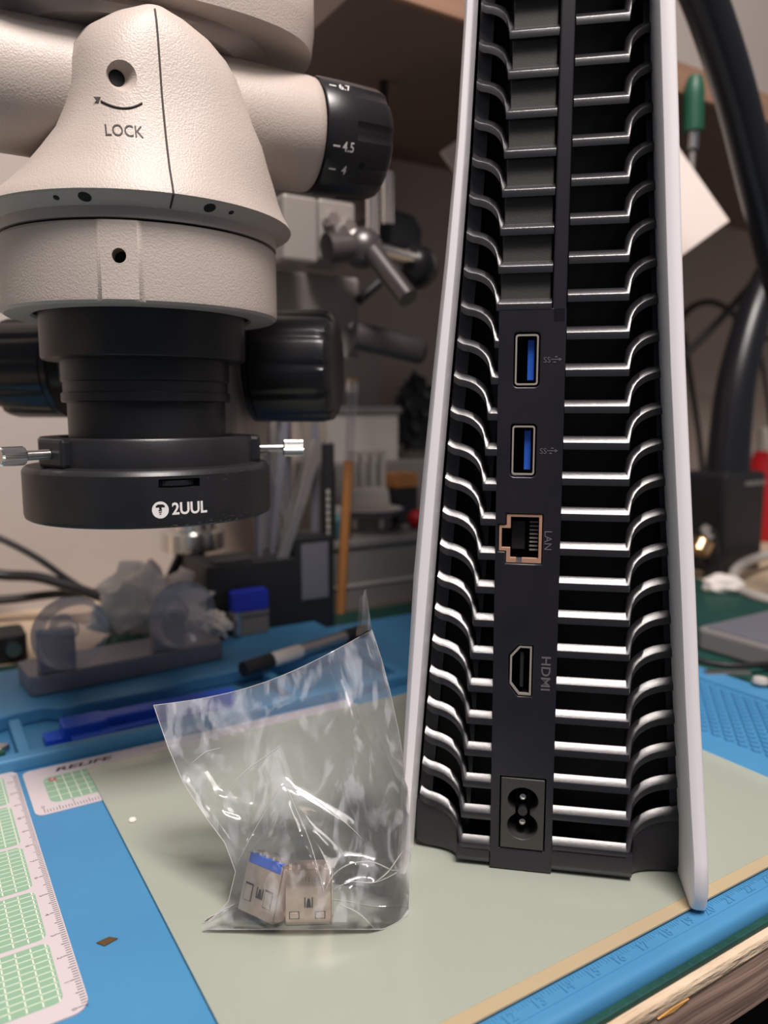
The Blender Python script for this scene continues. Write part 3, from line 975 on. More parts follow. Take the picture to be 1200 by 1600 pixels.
# clamp collar around the lens, with its own angle
c_rot = Matrix.Rotation(math.radians(9) - TH_POD, 4, 'Z')
b = MB(); b.lathe([(0.0372, 0.178 + Z), (0.0372, 0.1712 + Z), (0.0380, 0.1704 + Z), (0.0462, 0.1704 + Z), (0.0474, 0.1712 + Z), (0.0476, 0.173 + Z), (0.0476, 0.1922 + Z), (0.0470, 0.1932 + Z), (0.036, 0.1932 + Z), (0.036, 0.178 + Z)], 96, c_rot, False)
rg = []
b2 = MB()
for z in (0.1706, 0.1712, 0.1925, 0.1931):
    row = []
    ins = 0.0004 if z in (0.1706, 0.1931) else 0
    for i in range(9):
        a = math.radians(-8.6 + 17.2 * i / 8)
        r = 0.0484 - ins if 0 < i < 8 else 0.0474
        row.append((r * math.sin(a), -r * math.cos(a), z + Z))
    for i in range(9):
        a = math.radians(8.6 - 17.2 * i / 8)
        row.append((0.045 * math.sin(a), -0.045 * math.cos(a), z + Z))
    rg.append(row)
col_o = b.build('collar', M_PAINT, ms)
b2.loft(rg, True, True, c_rot)
boss = b2.build('collar_boss', M_PAINT, ms)
c = MB(); c.cyl(c_rot @ Vector((0, -0.060, 0.1832 + Z)), c_rot @ Vector((0, -0.0440, 0.1832 + Z)), 0.0021, n=24); cut(boss, c)
c = MB(); c.cyl(c_rot @ Vector((0, -0.060, 0.1832 + Z)), c_rot @ Vector((0, -0.0400, 0.1832 + Z)), 0.0021, n=24); cut(col_o, c)
b = MB(); b.cyl(c_rot @ Vector((0, -0.0430, 0.1832 + Z)), c_rot @ Vector((0, -0.0405, 0.1832 + Z)), 0.00205, n=24); b.build('screw_hole', M_DARK, boss)
b = MB(); b.lathe([(0.0462, 0.1928 + Z), (0.0462, 0.1950 + Z)], 96); b.build('gap_ring', M_DARK, ms)
# black lens barrel, stepped
b = MB(); b.lathe([(0.020, 0.195 + Z), (0.0357, 0.190 + Z), (0.0357, 0.1572 + Z), (0.0352, 0.1564 + Z), (0.0296, 0.1562 + Z), (0.0296, 0.1494 + Z), (0.0290, 0.1490 + Z), (0.0290, 0.1458 + Z), (0.0297, 0.1454 + Z), (0.0297, 0.1428 + Z), (0.0293, 0.1424 + Z), (0.0278, 0.1424 + Z), (0.0278, 0.1285 + Z), (0.022, 0.1280 + Z)], 96)
b.build('lens_barrel', M_BLACKPAINT, ms)
b = MB(); b.lathe([(0.0225, 0.1284 + Z), (0.0225, 0.1280 + Z), (0.001, 0.1290 + Z)], 48); b.build('lens_glass', M_DARK, ms)

# =================================================================== ring light clamped under it
RZ0 = 0.104
rlg = thing('ring_light', 'black ring light marked 2UUL clamped below the microscope', 'ring light', (MX, MY, RZ0), math.radians(28.5))
rlg.scale = (0.948, 0.948, 1.0)
b = MB(); b.lathe([(0.0300, 0.0140), (0.0300, 0.0002), (0.0424, 0.0), (0.0434, 0.0006), (0.0437, 0.0018), (0.0437, 0.0160), (0.0431, 0.0170), (0.0424, 0.0176), (0.0385, 0.0180), (0.0300, 0.0180), (0.0300, 0.0140)], 128, None, False)
ring = b.build('housing', M_BLACKPAINT, rlg)
c = MB(); c.box(-0.0066, 0.0066, -0.050, -0.0400, 0.01250, 0.01510); cut(ring, c)
b = MB()
for i in range(48):
    pass
rings = []
for z in (0.0130, 0.0146):
    rings.append([((0.0082 + (0.00018 if i % 2 else 0)) * math.cos(2 * math.pi * i / 96) - 0.0006, -0.0356 + (0.0082 + (0.00018 if i % 2 else 0)) * math.sin(2 * math.pi * i / 96), z) for i in range(96)])
b.loft(rings); b.build('dimmer_wheel', M_RUBBER, rlg, False)
b = MB(); b.box(-0.0068, 0.0068, -0.0405, -0.0396, 0.0122, 0.0154); b.build('slot_back', M_DARK, rlg, False)
# upper clamp ring with two bosses for the thumb screws
b = MB(); b.lathe([(0.0305, 0.0178), (0.0378, 0.0178), (0.0378, 0.0262), (0.0372, 0.0270), (0.0312, 0.0270), (0.0305, 0.0262), (0.0305, 0.0178)], 96, None, False)
cl = b.build('clamp_ring', M_BLACKPAINT, rlg)
b = MB(); b.lathe([(0.0290, 0.0010), (0.0290, 0.0005), (0.0425, 0.0005), (0.0425, 0.0010)], 64); b.build('diffuser', M_LIGHTPL, rlg)
for wdeg in (10, 235, 122):
    M_ = Matrix.Rotation(math.radians(wdeg - 28.5), 4, 'Z')
    b = MB(); b.box(0.0345, 0.0402, -0.0070, 0.0070, 0.0178, 0.0270, M_); bs = b.build('clamp_boss', M_BLACKPAINT, rlg, False, 0.0012)
    b = MB(); b.tube([M_ @ Vector((0.0395, 0, 0.0222)), M_ @ Vector((0.0490, 0, 0.0222))], 0.0013, 14, 0)
    sc = b.build('thumb_screw', M_STEEL, rlg)
    b = MB()
    for i in range(16):
        x = 0.0402 + i * 0.00055
        b.lathe([(0.0013, 0), (0.0016, 0.00015), (0.0016, 0.00028), (0.0013, 0.00045)], 14, M_ @ Matrix.Translation((x, 0, 0.0222)) @ RX)
    o = b.build('thread', M_STEEL, sc)
    b = MB(); rr = []
    for x, r in ((0.0488, 0.0024), (0.0493, 0.0029), (0.0564, 0.0029), (0.0570, 0.0024)):
        rr.append([(r * (1 if i % 2 else 0.90) * math.cos(2 * math.pi * i / 48), r * (1 if i % 2 else 0.90) * math.sin(2 * math.pi * i / 48), x) for i in range(48)])
    b.loft(rr, True, True, M_ @ Matrix.Translation((0, 0, 0.0222)) @ RX); b.build('knurled_knob', M_STEEL, sc, False)
# lettering and screw badge, wrapped round the housing
def wrap(v, fs, x0, z0, r):
    out = []
    for x, y_, z in v:
        a = (x + x0) / r
        out.append((r * math.sin(a), -r * math.cos(a), z0 + y_))
    b = MB(); b.add(out, fs)
    return b


v, fs = text_data('2UUL', 0.0051, 0, 0, 0.00013)
wrap([(x * 0.95, y_, z) for x, y_, z in v], fs, 0.0030, 0.0058, 0.04376).build('lettering', M_WHITEPRINT, rlg, False)
n = 28
v = [(0, 0, 0)] + [(0.0026 * math.cos(2 * math.pi * i / n), 0.0026 * math.sin(2 * math.pi * i / n), 0) for i in range(n)]
fs = [(0, 1 + i, 1 + (i + 1) % n) for i in range(n)]
bd = wrap(v, fs, -0.0064, 0.0058, 0.04375).build('screw_badge', M_WHITEPRINT, rlg, False)
v, fs = [], []
def quad(x0, x1, y0, y1, sk=0):
    k2 = len(v); v.extend([(x0, y0, 0), (x1, y0 + sk, 0), (x1, y1 + sk, 0), (x0, y1, 0)]); fs.append((k2, k2 + 1, k2 + 2, k2 + 3))
quad(-0.0014, 0.0014, 0.0008, 0.0014); quad(-0.0010, 0.0010, 0.0014, 0.0017)
quad(-0.00038, 0.00038, 0.0002, 0.0008); quad(-0.0006, 0.0005, -0.00035, 0.0000, 0.0002); quad(-0.0005, 0.00042, -0.0009, -0.0006, 0.0002); quad(-0.00032, 0.00025, -0.0015, -0.0012, 0.0002)
wrap(v, fs, -0.0064, 0.0058, 0.04380).build('screw_symbol', M_DARK, bd, False)
# wear scratches on the lower rim
v, fs = [], []
rng = random.Random(11)
for i in range(46):
    x, y_ = rng.uniform(-0.004, 0.030), rng.choice((rng.uniform(0.0006, 0.004), rng.uniform(0.012, 0.0168), rng.uniform(0.0004, 0.0012)))
    L, w, a = rng.uniform(0.0003, 0.0013), 0.00005, rng.uniform(-0.6, 0.9)
    k2 = len(v)
    dx, dy = L * math.cos(a), L * math.sin(a) * 0.6
    v += [(x, y_, 0), (x + dx, max(0.0003, y_ + dy), 0), (x + dx, max(0.0003, y_ + dy) + w, 0), (x, y_ + w * 1.5, 0)]
    fs.append((k2, k2 + 1, k2 + 2, k2 + 3))
o = wrap(v, fs, 0, 0, 0.04375).build('rim_scratches', M_GREYPL, rlg, False); o['kind'] = 'stuff'

# =================================================================== microscope stand behind the head
st = thing('microscope_stand', 'grey microscope stand with focus knobs, clamp levers and chrome rods', 'stand', (-0.050, 0.365, 0.0), 0)
SL = Matrix.Translation((0.050, -0.365, 0.0))     # write the parts at their bench positions
# focus block
M_ = SL @ Matrix.Translation((-0.096, 0.335, 0.158)) @ Matrix.Rotation(math.radians(-6), 4, 'Z')
b = MB(); b.box(-0.030, 0.038, -0.012, 0.035, -0.040, 0.075, M_); b.build('focus_block', M_PAINT, st, False, 0.003, seg=3)
for sg, L, r, off in ((1, 0.035, 0.0232, 0.0415), (-1, 0.028, 0.0215, 0.0400)):
    b = MB(); rr = []
    for x, r_ in ((off, r * 0.97), (off + 0.0006, r), (off + 0.003, r), (off + 0.0031, r * 0.975), (off + 0.0036, r), (off + L * 0.84, r), (off + L * 0.95, r * 0.965), (off + L, r * 0.86), (off + L + 0.001, r * 0.6)):
        rr.append([((r_ - (0.0010 if (i % 9) in (0, 1) and x > off + 0.004 and x < off + L * 0.97 else 0)) * math.cos(2 * math.pi * i / 108), (r_ - (0.0010 if (i % 9) in (0, 1) and x > off + 0.004 and x < off + L * 0.97 else 0)) * math.sin(2 * math.pi * i / 108), x) for i in range(108)])
    b.loft(rr, True, True, M_ @ (RX if sg > 0 else Matrix.Rotation(-math.pi / 2, 4, 'Y'))); b.build('focus_knob', M_RUBBER, st)
    b = MB(); b.cyl(M_ @ Vector((sg * 0.036, 0, 0)), M_ @ Vector((sg * off, 0, 0)), 0.012); b.build('knob_axle', M_BRUSH, st)
# upright dovetail block with bolts
def bx(u0, v0, u1, v1, bdep, thick, name, m, bev=0.001, par=st):
    """box whose near face spans two seen corners on the plane bdep, in the bench frame"""
    A, B = atb(u0, v0, bdep), atb(u1, v1, bdep)
    a0, a1 = A.dot(UA), B.dot(UA)
    z0, z1 = min(A.z, B.z), max(A.z, B.z)
    M_ = (SL if par is st else Matrix.Identity(4)) @ RMAT
    b = MB(); b.box(a0, a1, bdep * k_, bdep * k_ + thick, z0, z1, M_)
    return b.build(name, m, par, False, bev)


bx(442, 300, 498, 412, 400, 0.03, 'dovetail_block', M_PAINT2, 0.002)
bx(498, 308, 556, 412, 412, 0.03, 'bracket', M_PAINT2, 0.002)
for u_, v_ in ((514, 345), (540, 356)):
    p0 = atb(u_, v_, 411); b = MB(); b.cyl(SL @ p0, SL @ (p0 - UB * 0.006), 0.0042, n=6); b.build('bolt', M_STEEL, st, False)
# horizontal arm from the focus block back to the clamp
b = MB(); b.cyl(SL @ Vector((-0.090, 0.368, 0.160)), SL @ Vector((-0.070, 0.445, 0.160)), 0.012); b.build('arm', M_PAINT2, st)
bx(405, 418, 562, 562, 432, 0.072, 'stand_body', M_PAINT2, 0.002)
p0 = atb(548, 511, 432); b = MB(); b.cyl(SL @ p0, SL @ (p0 - UB * 0.002), 0.0028, n=12); b.build('screw', M_STEEL, st)
# clamp: steel ball, chrome stub, tommy bars with black knobs
pb = atb(566, 388, 405)
b = MB(); b.lathe([(0.012 * math.sin(math.pi * i / 12) + 1e-5, -0.012 * math.cos(math.pi * i / 12)) for i in range(13)], 24, SL @ Matrix.Translation(pb)); b.build('clamp_ball', M_GUN, st)
b = MB(); b.cyl(SL @ atb(510, 388, 405), SL @ atb(545, 386, 405), 0.0085, n=24); b.build('clamp_stub', M_GUN, st)
b = MB(); b.cyl(SL @ atb(583, 395, 395), SL @ atb(638, 466, 370), 0.0060, n=20); b.build('clamp_lever', M_GUN, st)
b = MB(); b.cyl(SL @ atb(588, 388, 405), SL @ atb(660, 408, 420), 0.0042, n=20); lv2 = b.build('clamp_rod', M_STEEL, st)
pk = atb(652, 418, 424)
b = MB(); b.lathe([(0.014 * math.sin(math.pi * i / 12) + 1e-5, -0.014 * math.cos(math.pi * i / 12)) for i in range(13)], 24, SL @ Matrix.Translation(pk)); b.build('knob', M_RUBBER, st)
b = MB(); b.cyl(SL @ atb(552, 524, 420), SL @ atb(655, 548, 410), 0.0088, n=24); b.build('clamp_bar', M_GUN, st)
b = MB(); b.lathe([(0.0088 * math.cos(a), 0.0088 * math.sin(a) * 0.6) for a in (0, 0.5, 1.0, 1.5)], 24, SL @ Matrix.Translation(atb(655, 548, 410)) @ RX); b.build('bar_end', M_RUBBER, st)
b = MB(); b.cyl(SL @ atb(560, 470, 430), SL @ atb(592, 442, 430), 0.003); b.build('hex_key', M_BLACKPL, st)
# main chrome post with dark cap, down to a heavy base plate
pp0 = atb(582, 330, 440)
b = MB(); b.cyl(SL @ Vector((pp0.x, pp0.y, 0.236)), SL @ Vector((pp0.x, pp0.y, 0.285)), 0.0042, n=24); b.build('post', M_STEEL, st)
p2 = atb(606, 330, 450)
b = MB(); b.cyl(SL @ Vector((p2.x, p2.y, 0.262)), SL @ Vector((p2.x, p2.y, 0.295)), 0.0042, n=24); b.build('post', M_STEEL, st)
# column down to the bench, behind the tools
cc = atb(430, 600, 492)
b = MB(); b.cyl(SL @ Vector((cc.x, cc.y, -0.0050)), SL @ Vector((cc.x, cc.y, 0.165)), 0.0105, n=32); b.build('column', M_GREYMETAL, st)
b = MB(); b.lathe([(0.0135, 0), (0.0140, 0.001), (0.0140, 0.005), (0.011, 0.007)], 40, SL @ Matrix.Translation((cc.x, cc.y, -0.0055))); b.build('foot', M_BLACKPL, st)

# small tripod post with a chrome knurled collar
CXY = atb(301, 843, 505)
TC = CXY.z + 0.0055
CXY.z = 0
tp_ = thing('tripod_post', 'dark small tripod post with a chrome knurled collar below the ring light', 'tripod', CXY + Vector((0, 0, -0.0055)))
b = MB(); b.cyl((0, 0, 0.006), (0, 0, TC), 0.0078, n=32); b.build('post', M_GREYMETAL, tp_)
b = MB(); rr = []
for z, r in ((TC - 0.0068, 0.0195), (TC - 0.0060, 0.0208), (TC + 0.0060, 0.0208), (TC + 0.0068, 0.0195)):
    rr.append([(r * (1 if i % 9 < 6 else 0.95) * math.cos(2 * math.pi * i / 72), r * (1 if i % 9 < 6 else 0.95) * math.sin(2 * math.pi * i / 72), z) for i in range(72)])
b.loft(rr); b.build('chrome_collar', M_STEEL, tp_)
b = MB(); b.lathe([(0.0150, TC + 0.0068), (0.0150, TC + 0.0300), (0.001, TC + 0.0305)], 40); b.build('chrome_head', M_STEEL, tp_)
for a in (200, 320, 80):
    d = Vector((math.cos(math.radians(a)), math.sin(math.radians(a)), 0))
    b = MB(); b.cyl(d * 0.008 + Vector((0, 0, TC - 0.010)), d * 0.030 + Vector((0, 0, 0.0035)), 0.0034); b.build('leg', M_BLACKPL, tp_)

# =================================================================== clear bag with two sockets
def bag_outline(t):
    """left and right edges of the bag as it stands: seen outline carried onto a plane leaning back"""
    Lp = [(0.0, (316, 1452)), (0.10, (357, 1408)), (0.2, (368, 1362)), (0.32, (352, 1318)), (0.46, (318, 1272)), (0.60, (286, 1222)), (0.78, (262, 1166)), (1.0, (240, 1102))]
    Rp = [(0.0, (637, 1452)), (0.12, (640, 1398)), (0.25, (642, 1330)), (0.45, (637, 1230)), (0.62, (624, 1148)), (0.78, (609, 1078)), (0.9, (596, 1030)), (1.0, (581, 984))]
    L = tuple(interp([(q[0], q[1][i]) for q in Lp], t) for i in (0, 1))
    R = tuple(interp([(q[0], q[1][i]) for q in Rp], t) for i in (0, 1))
    return L, R


bag = thing('plastic_bag', 'clear plastic bag standing on the pale green sheet in front of the console', 'bag', (-0.021, 0.1910, 0.0014))
BO = Vector((-0.021, 0.1910, 0.0014))
NU, NV = 110, 120
CREASES = [  # folds in the film: end points on the seen face, width, depth (mm)
    ((440, 1228), (396, 1300), 16, 3.0), ((440, 1228), (508, 1395), 18, 3.2), ((440, 1228), (560, 1300), 14, 1.6), ((396, 1300), (372, 1345), 12, 2.0),
    ((508, 1395), (545, 1348), 12, 2.4), ((545, 1348), (622, 1362), 14, 2.0), ((508, 1395), (586, 1378), 10, 1.8), ((586, 1378), (627, 1334), 12, 1.6),
    ((300, 1190), (365, 1285), 14, 1.5), ((330, 1240), (400, 1262), 10, 1.4), ((352, 1178), (300, 1205), 9, 1.2), ((420, 1190), (360, 1240), 12, 1.0),
    ((575, 1010), (626, 1260), 20, 2.4), ((545, 1080), (600, 1330), 24, 1.6), ((480, 1090), (570, 1260), 26, 1.2), ((330, 1452), (378, 1405), 10, 1.6), ((560, 1380), (590, 1450), 14, 1.2),
    ((405, 1320), (445, 1290), 8, 1.0), ((430, 1340), (480, 1300), 8, 1.0), ((470, 1280), (520, 1330), 9, 0.9)]


def seg_dist(px, py, A, B):
    ax, ay = A; bx_, by_ = B
    dx, dy = bx_ - ax, by_ - ay
    t = max(0, min(1, ((px - ax) * dx + (py - ay) * dy) / (dx * dx + dy * dy)))
    return math.hypot(px - ax - t * dx, py - ay - t * dy), t


def film_point(s_, t, front):
    L, R = bag_outline(t)
    u_ = L[0] + (R[0] - L[0]) * s_
    v_ = L[1] + (R[1] - L[1]) * s_
    v_ += 24 * math.sin(math.pi * s_) * t ** 2             # the mouth sags between the corners
    Y = 0.1900 + 0.032 * t
    belly = math.sin(math.pi * s_) ** 0.7 * math.exp(-((t - 0.10) / 0.22) ** 2)
    if front:
        Y -= 0.0015 + 0.0036 * belly * (1 if t > 0.02 else 0.3)
    else:
        Y += 0.0020 + 0.0135 * belly + 0.003 * math.sin(math.pi * s_) * t
    c_ = max(0, s_ - 0.80) / 0.20                          # right-hand side curls backwards
    Y += 0.020 * c_ ** 1.6 * (0.35 + 0.65 * t)
    nx = Vector((u_ * 0.006, v_ * 0.006, 0 if front else 7.3))
    w = 0.0016 * noise.noise(nx)
    off = 0 if front else 14
    for A, B, wd, dp in CREASES:
        d, tt = seg_dist(u_ + off, v_ - off, A, B)
        if d < wd:
            w += dp * 0.00055 * (1 - d / wd) * min(1, 0.35 + 4 * min(tt, 1 - tt))
    edge = min(1, 8 * min(s_, 1 - s_)) * min(1, t * 14)
    Y += w * (edge * 0.95 + 0.05) * (-1 if front else 1)
    P = at(u_, v_, Y)
    P.z = max(P.z, 0.00155 + (0.0 if front else 0.0002))
    return P - BO


def sheet(front):
    b = MB(); b.loft([[film_point(i / NU, j / NV, front) for i in range(NU + 1)] for j in range(NV + 1)], False, False)
    return b


sheet(True).build('front_film', M_BAG, bag)
sheet(False).build('back_film', M_BAG, bag)
for front in (True, False):  # thin whitish tubes draw the light caught along the bag's edges
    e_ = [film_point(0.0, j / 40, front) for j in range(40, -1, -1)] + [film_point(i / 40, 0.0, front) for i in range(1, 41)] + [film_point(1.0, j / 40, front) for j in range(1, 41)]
    b = MB(); b.tube(e_, 0.00010, 6, 0); b.build('side_seam_glint', M_FILM_GLINT, bag)
    b = MB(); b.tube([film_point(i / 50, 1.0, front) for i in range(51)], 0.00011, 6, 0); b.build('mouth_edge_glint', M_FILM_GLINT, bag)


def uv_to_st(u_, v_):
    best = None
    t = 0.5
    for _ in range(24):
        L, R = bag_outline(t)
        s_ = min(1, max(0, (u_ - L[0]) / (R[0] - L[0])))
        vv_ = L[1] + (R[1] - L[1]) * s_ + 24 * math.sin(math.pi * s_) * t ** 2
        t = min(1, max(0, t + (vv_ - v_) / 360))
    return s_, t


FOLD_GLINTS = [[(372, 1346), (396, 1300), (420, 1258), (438, 1229), (446, 1228), (462, 1262), (486, 1320), (506, 1392)],
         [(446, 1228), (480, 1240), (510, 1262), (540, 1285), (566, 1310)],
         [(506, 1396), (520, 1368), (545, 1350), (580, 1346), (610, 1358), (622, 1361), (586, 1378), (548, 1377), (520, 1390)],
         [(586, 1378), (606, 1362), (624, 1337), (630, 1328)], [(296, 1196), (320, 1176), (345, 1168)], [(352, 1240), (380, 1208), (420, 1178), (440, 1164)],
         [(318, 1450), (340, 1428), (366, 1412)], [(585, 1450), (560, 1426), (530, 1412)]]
for fl_ in FOLD_GLINTS:  # thin whitish tubes laid on the creases as drawn-in highlights
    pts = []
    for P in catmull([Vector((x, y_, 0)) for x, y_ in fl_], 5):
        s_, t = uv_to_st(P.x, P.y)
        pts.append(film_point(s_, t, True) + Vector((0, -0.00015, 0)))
    b = MB(); b.tube(pts, lambda t: 0.00016 * (0.25 + 0.75 * math.sin(math.pi * min(0.95, max(0.05, t)))), 6, 0); b.build('fold_glint', M_FILM_GLINT, bag)
# stand-up flap of the mouth at the right
fl = []
for j in range(9):
    t = j / 8
    a0 = Vector((564 + 3 * t, 994 - 62 * t, 0)); a1 = Vector((581 - 9 * t, 984 - 64 * t, 0))
    m_ = (a0 + a1) / 2
    fl.append([at(a0.x - 8 + 3 * t, a0.y, 0.236) - BO, at(a0.x, a0.y - 2, 0.2315) - BO, at(m_.x, m_.y - 3, 0.233) - BO, at(a1.x, a1.y, 0.240 - 0.002 * t) - BO])
b = MB(); b.loft(fl, False, False); b.build('mouth_flap', M_BAG, bag)


def socket(name, label, P, rz, tilt, blue):
    t = thing(name, label, 'connector', P, rz)
    t.rotation_euler = (tilt, 0, rz)
    w, h, d = 0.0126, 0.0150, 0.0058
    # folded shell: four walls, open mouth at the bottom
    b = MB()
    for x0, x1, y0, y1 in ((-w / 2, w / 2, 0, 0.0004), (-w / 2, w / 2, d - 0.0004, d), (-w / 2, -w / 2 + 0.0004, 0, d), (w / 2 - 0.0004, w / 2, 0, d)):
        b.box(x0, x1, y0, y1, 0, h)
    b.box(-w / 2, w / 2, 0, d, h - 0.0004, h)
    sh_ = b.build('shell', M_COPPERY, t, False, 0.0002)
    for x in (-0.0038, 0.0032):
        b = MB()
        if blue:
            b.box(x - 0.0012, x + 0.0012, -0.0003, 0.0001, 0.0032, 0.0072)
        else:
            b.box(x - 0.0012, x + 0.0012, -0.00025, 0.0001, 0.0018, 0.0034)
        tab_ = b.build('spring_tab', M_COPPERY, sh_, False, 0.00015)
        b = MB(); b.box(x - 0.0014, x + 0.0014, -0.00006, 0.0001, 0.0030 if blue else 0.0016, 0.0076 if blue else 0.0036); b.build('window', M_DARK, sh_, False)
    b = MB()
    for x in (-0.0009, 0.0011):
        b.box(x - 0.00015, x + 0.00015, -0.00008, 0.0001, 0.0046, 0.0074)
    b.prism([(-0.0006, 0.0047), (0.0008, 0.0047), (0.0004, 0.0070), (-0.0002, 0.0070)], -0.0001, 0.0002, FACE); b.build('centre_tab', M_DARK, sh_, False)
    for i in range(5):
        x = -0.0048 + i * 0.0024
        b = MB(); b.box(x - 0.0004, x + 0.0004, 0.0002, 0.0010, h - 0.0002, h + 0.0010); b.build('pin', M_NICKEL, t, False)
    for sx in (-1, 1):
        b = MB(); b.box(sx * (w / 2 + 0.0001) - 0.0003, sx * (w / 2 + 0.0001) + 0.0003, 0.0006, 0.0016, 0.002, h - 0.001); b.build('side_rib', M_NICKEL, t, False, 0.0001)
    b = MB(); b.box(-w / 2 + 0.0014, w / 2 - 0.0014, 0.0022, 0.0034, 0.0008, h - 0.002); b.build('tongue', M_BLUEPL if blue else M_BLACKPL, t, False)
    if blue:
        b = MB(); b.box(-w / 2 + 0.0006, w / 2 - 0.0006, -0.0002, 0.0016, h - 0.0024, h + 0.0002); b.build('insulator', M_USBBLUE, t, False, 0.0002)
    else:
        v, fs = text_data('1210A', 0.0017, 0.00002)
        b = MB(); b.add(v, fs, Matrix.Translation((0.0012, -0.00008, 0.0122)) @ FACE); b.build('stamped_number', M_GREYPL, t, False)
    return t


socket('socket_connector', 'metal socket with blue insert, turned aside inside the clear bag', Vector((-0.0350, 0.1915, 0.00400)), math.radians(-33), math.radians(-20), True)
socket('socket_connector', 'metal socket stamped with a number, facing out of the clear bag', Vector((-0.0205, 0.1915, 0.00165)), math.radians(2), math.radians(-8), False)

# =================================================================== suction-cup clamp
HR = math.radians(36.5)
hc = thing('suction_clamp', 'grey metal screen clamp with two clear suction cups on posts', 'clamp', (-0.1650, 0.3445, 0.0061), HR)
b = MB(); b.prism(rrect(0.0, 0.098, 0.0, 0.030, 0.004), 0.0, 0.0100); b.build('base', M_GREYMETAL, hc, False, 0.001)
for x in (0.0050, 0.0600):
    b = MB(); b.prism(rrect(x, x + 0.0165, 0.0012, 0.0085, 0.0008), 0.0100, 0.0300)
    po = b.build('post', M_GREYMETAL, hc, False, 0.0006)
    xc, zc = x + 0.0125, 0.0300
    M_ = Matrix.Translation((xc, 0.0012, zc)) @ Matrix.Rotation(math.pi / 2, 4, 'X')
    b = MB(); b.lathe([(0.0040, -0.001), (0.0060, 0.0008), (0.0095, 0.0020), (0.0140, 0.0040), (0.0170, 0.0068), (0.0176, 0.0078), (0.0172, 0.0080), (0.0140, 0.0052), (0.0095, 0.0034), (0.0050, 0.0024), (0.0005, 0.0022)], 56, M_)
    cu = b.build('suction_cup', M_CUP, hc)
    b = MB(); b.lathe([(0.0052, -0.0005), (0.0056, 0.0012), (0.0052, 0.0032), (0.0030, 0.0040), (0.0003, 0.0042)], 28, M_); b.build('cup_hub', M_CUP, cu)

# =================================================================== blue opening tools in the trough
def stick(P0, P1, w, h, label):
    P0, P1 = Vector(P0), Vector(P1)
    d = P1 - P0
    t = thing('opening_tool', label, 'tool', P0, math.atan2(d.y, d.x), 'blue opening tools')
    L = d.length
    poly = [(0.0, -w * 0.5), (0.016, -w * 0.55), (0.019, -w * 0.35), (L - 0.012, -w * 0.38), (L, -w * 0.2), (L, w * 0.2), (L - 0.012, w * 0.38), (0.019, w * 0.35), (0.016, w * 0.55), (0.0, w * 0.5)]
    b = MB(); b.prism(poly, 0, h); b.build('handle', M_BLUEDEEP, t, False, 0.0008)
    b = MB(); b.prism([(0, -w * 0.45), (0, w * 0.45), (-0.007, w * 0.38), (-0.007, -w * 0.38)], 0.0004, h * 0.45); b.build('blade', M_BLUEDEEP, t, False, 0.0004)
    return t


q0, q1 = atz(96, 1142, 0.004), atz(262, 1108, 0.004)
stick((q0.x, q0.y, -0.0009), (q0.x + (q1.x - q0.x) * 1.7, q0.y + (q1.y - q0.y) * 1.7, -0.0009), 0.0120, 0.0085, 'blue plastic opening tool, thicker of the two in the trough')
q0, q1 = atz(112, 1166, 0.0), atz(262, 1132, 0.0)
stick((q0.x, q0.y, -0.0009), (q0.x + (q1.x - q0.x) * 1.6, q0.y + (q1.y - q0.y) * 1.6, -0.0009), 0.0072, 0.0050, 'blue plastic opening tool, thinner of the two, nearer the gridded card')
p = atz(2, 1172, 0.0)
b = MB(); b.prism([(-0.014, -0.002), (0.0, -0.0035), (0.0035, 0.0), (0.0, 0.003), (-0.014, 0.0035)], 0, 0.0032, Matrix.Rotation(MAT_ANG, 4, 'Z'))
o = b.build('screw_bit', M_BRUSH, None, False, 0.0006, loc=(p.x, p.y, -0.00095)); tag(o, 'small steel bit lying in the trough at the left edge', 'bit')
b = MB(); b.box(-0.014, 0.001, -0.0058, -0.0038, 0, 0.0026, Matrix.Rotation(MAT_ANG, 4, 'Z'))
o = b.build('plastic_strip', M_GREENPL, None, False, 0.0005, loc=(p.x, p.y, -0.00095)); tag(o, 'green plastic strip beside the steel bit in the trough', 'strip')

# =================================================================== black organiser with tools
LED = 6.05         # height of the mat's back ledge
og = thing('tool_organiser', 'black plastic tool organiser standing behind the blue mat', 'organiser', ab(180, 445, -5.5), MAT_ANG)
def obox(a0, a1, b0, b1, z0, z1, name, m, parent=og, org=(180, 445, -5.5), bev=0.001):
    b = MB(); b.box((a0 - org[0]) * k_, (a1 - org[0]) * k_, (b0 - org[1]) * k_, (b1 - org[1]) * k_, (z0 - org[2]) * k_, (z1 - org[2]) * k_)
    return b.build(name, m, parent, False, bev)
obox(146, 214, 432, 470, -5.5, 48, 'rear_bin', M_BLACKPL)
obox(152, 176, 433, 446, 48, 50, 'bin_rim', M_BLACKPL)
tw = obox(203, 231, 431.5, 452, -5.5, 60, 'pen_tower', M_BLACKPL)
obox(207, 226, 430.8, 431.4, 20, 56, 'tower_face', M_GREYMETAL)
obox(150, 182, 431.2, 431.9, -5, 24, 'front_drawer', M_DARK)

def rod(name, label, cat, p0, p1, r, m, parts=(), r1=None, n=16, group=None):
    """a tool between two real points; parts are (name, from, to, radius, material) along it"""
    p0, p1 = Vector(p0), Vector(p1)
    t = thing(name, label, cat, p0, 0, group)
    d = p1 - p0
    if not parts:
        parts = (('body', 0, 1, r, m),)
    for nm, f0, f1, rr, mt in parts:
        b = MB(); b.cyl(d * f0, d * f1, rr, r1 if (r1 and nm == 'body') else None, n); b.build(nm, mt, t)
    return t


def down(u, v, bdep, z):        # foot of a tool standing below the seen point
    P = atb(u, v, bdep); return Vector((P.x, P.y, z))


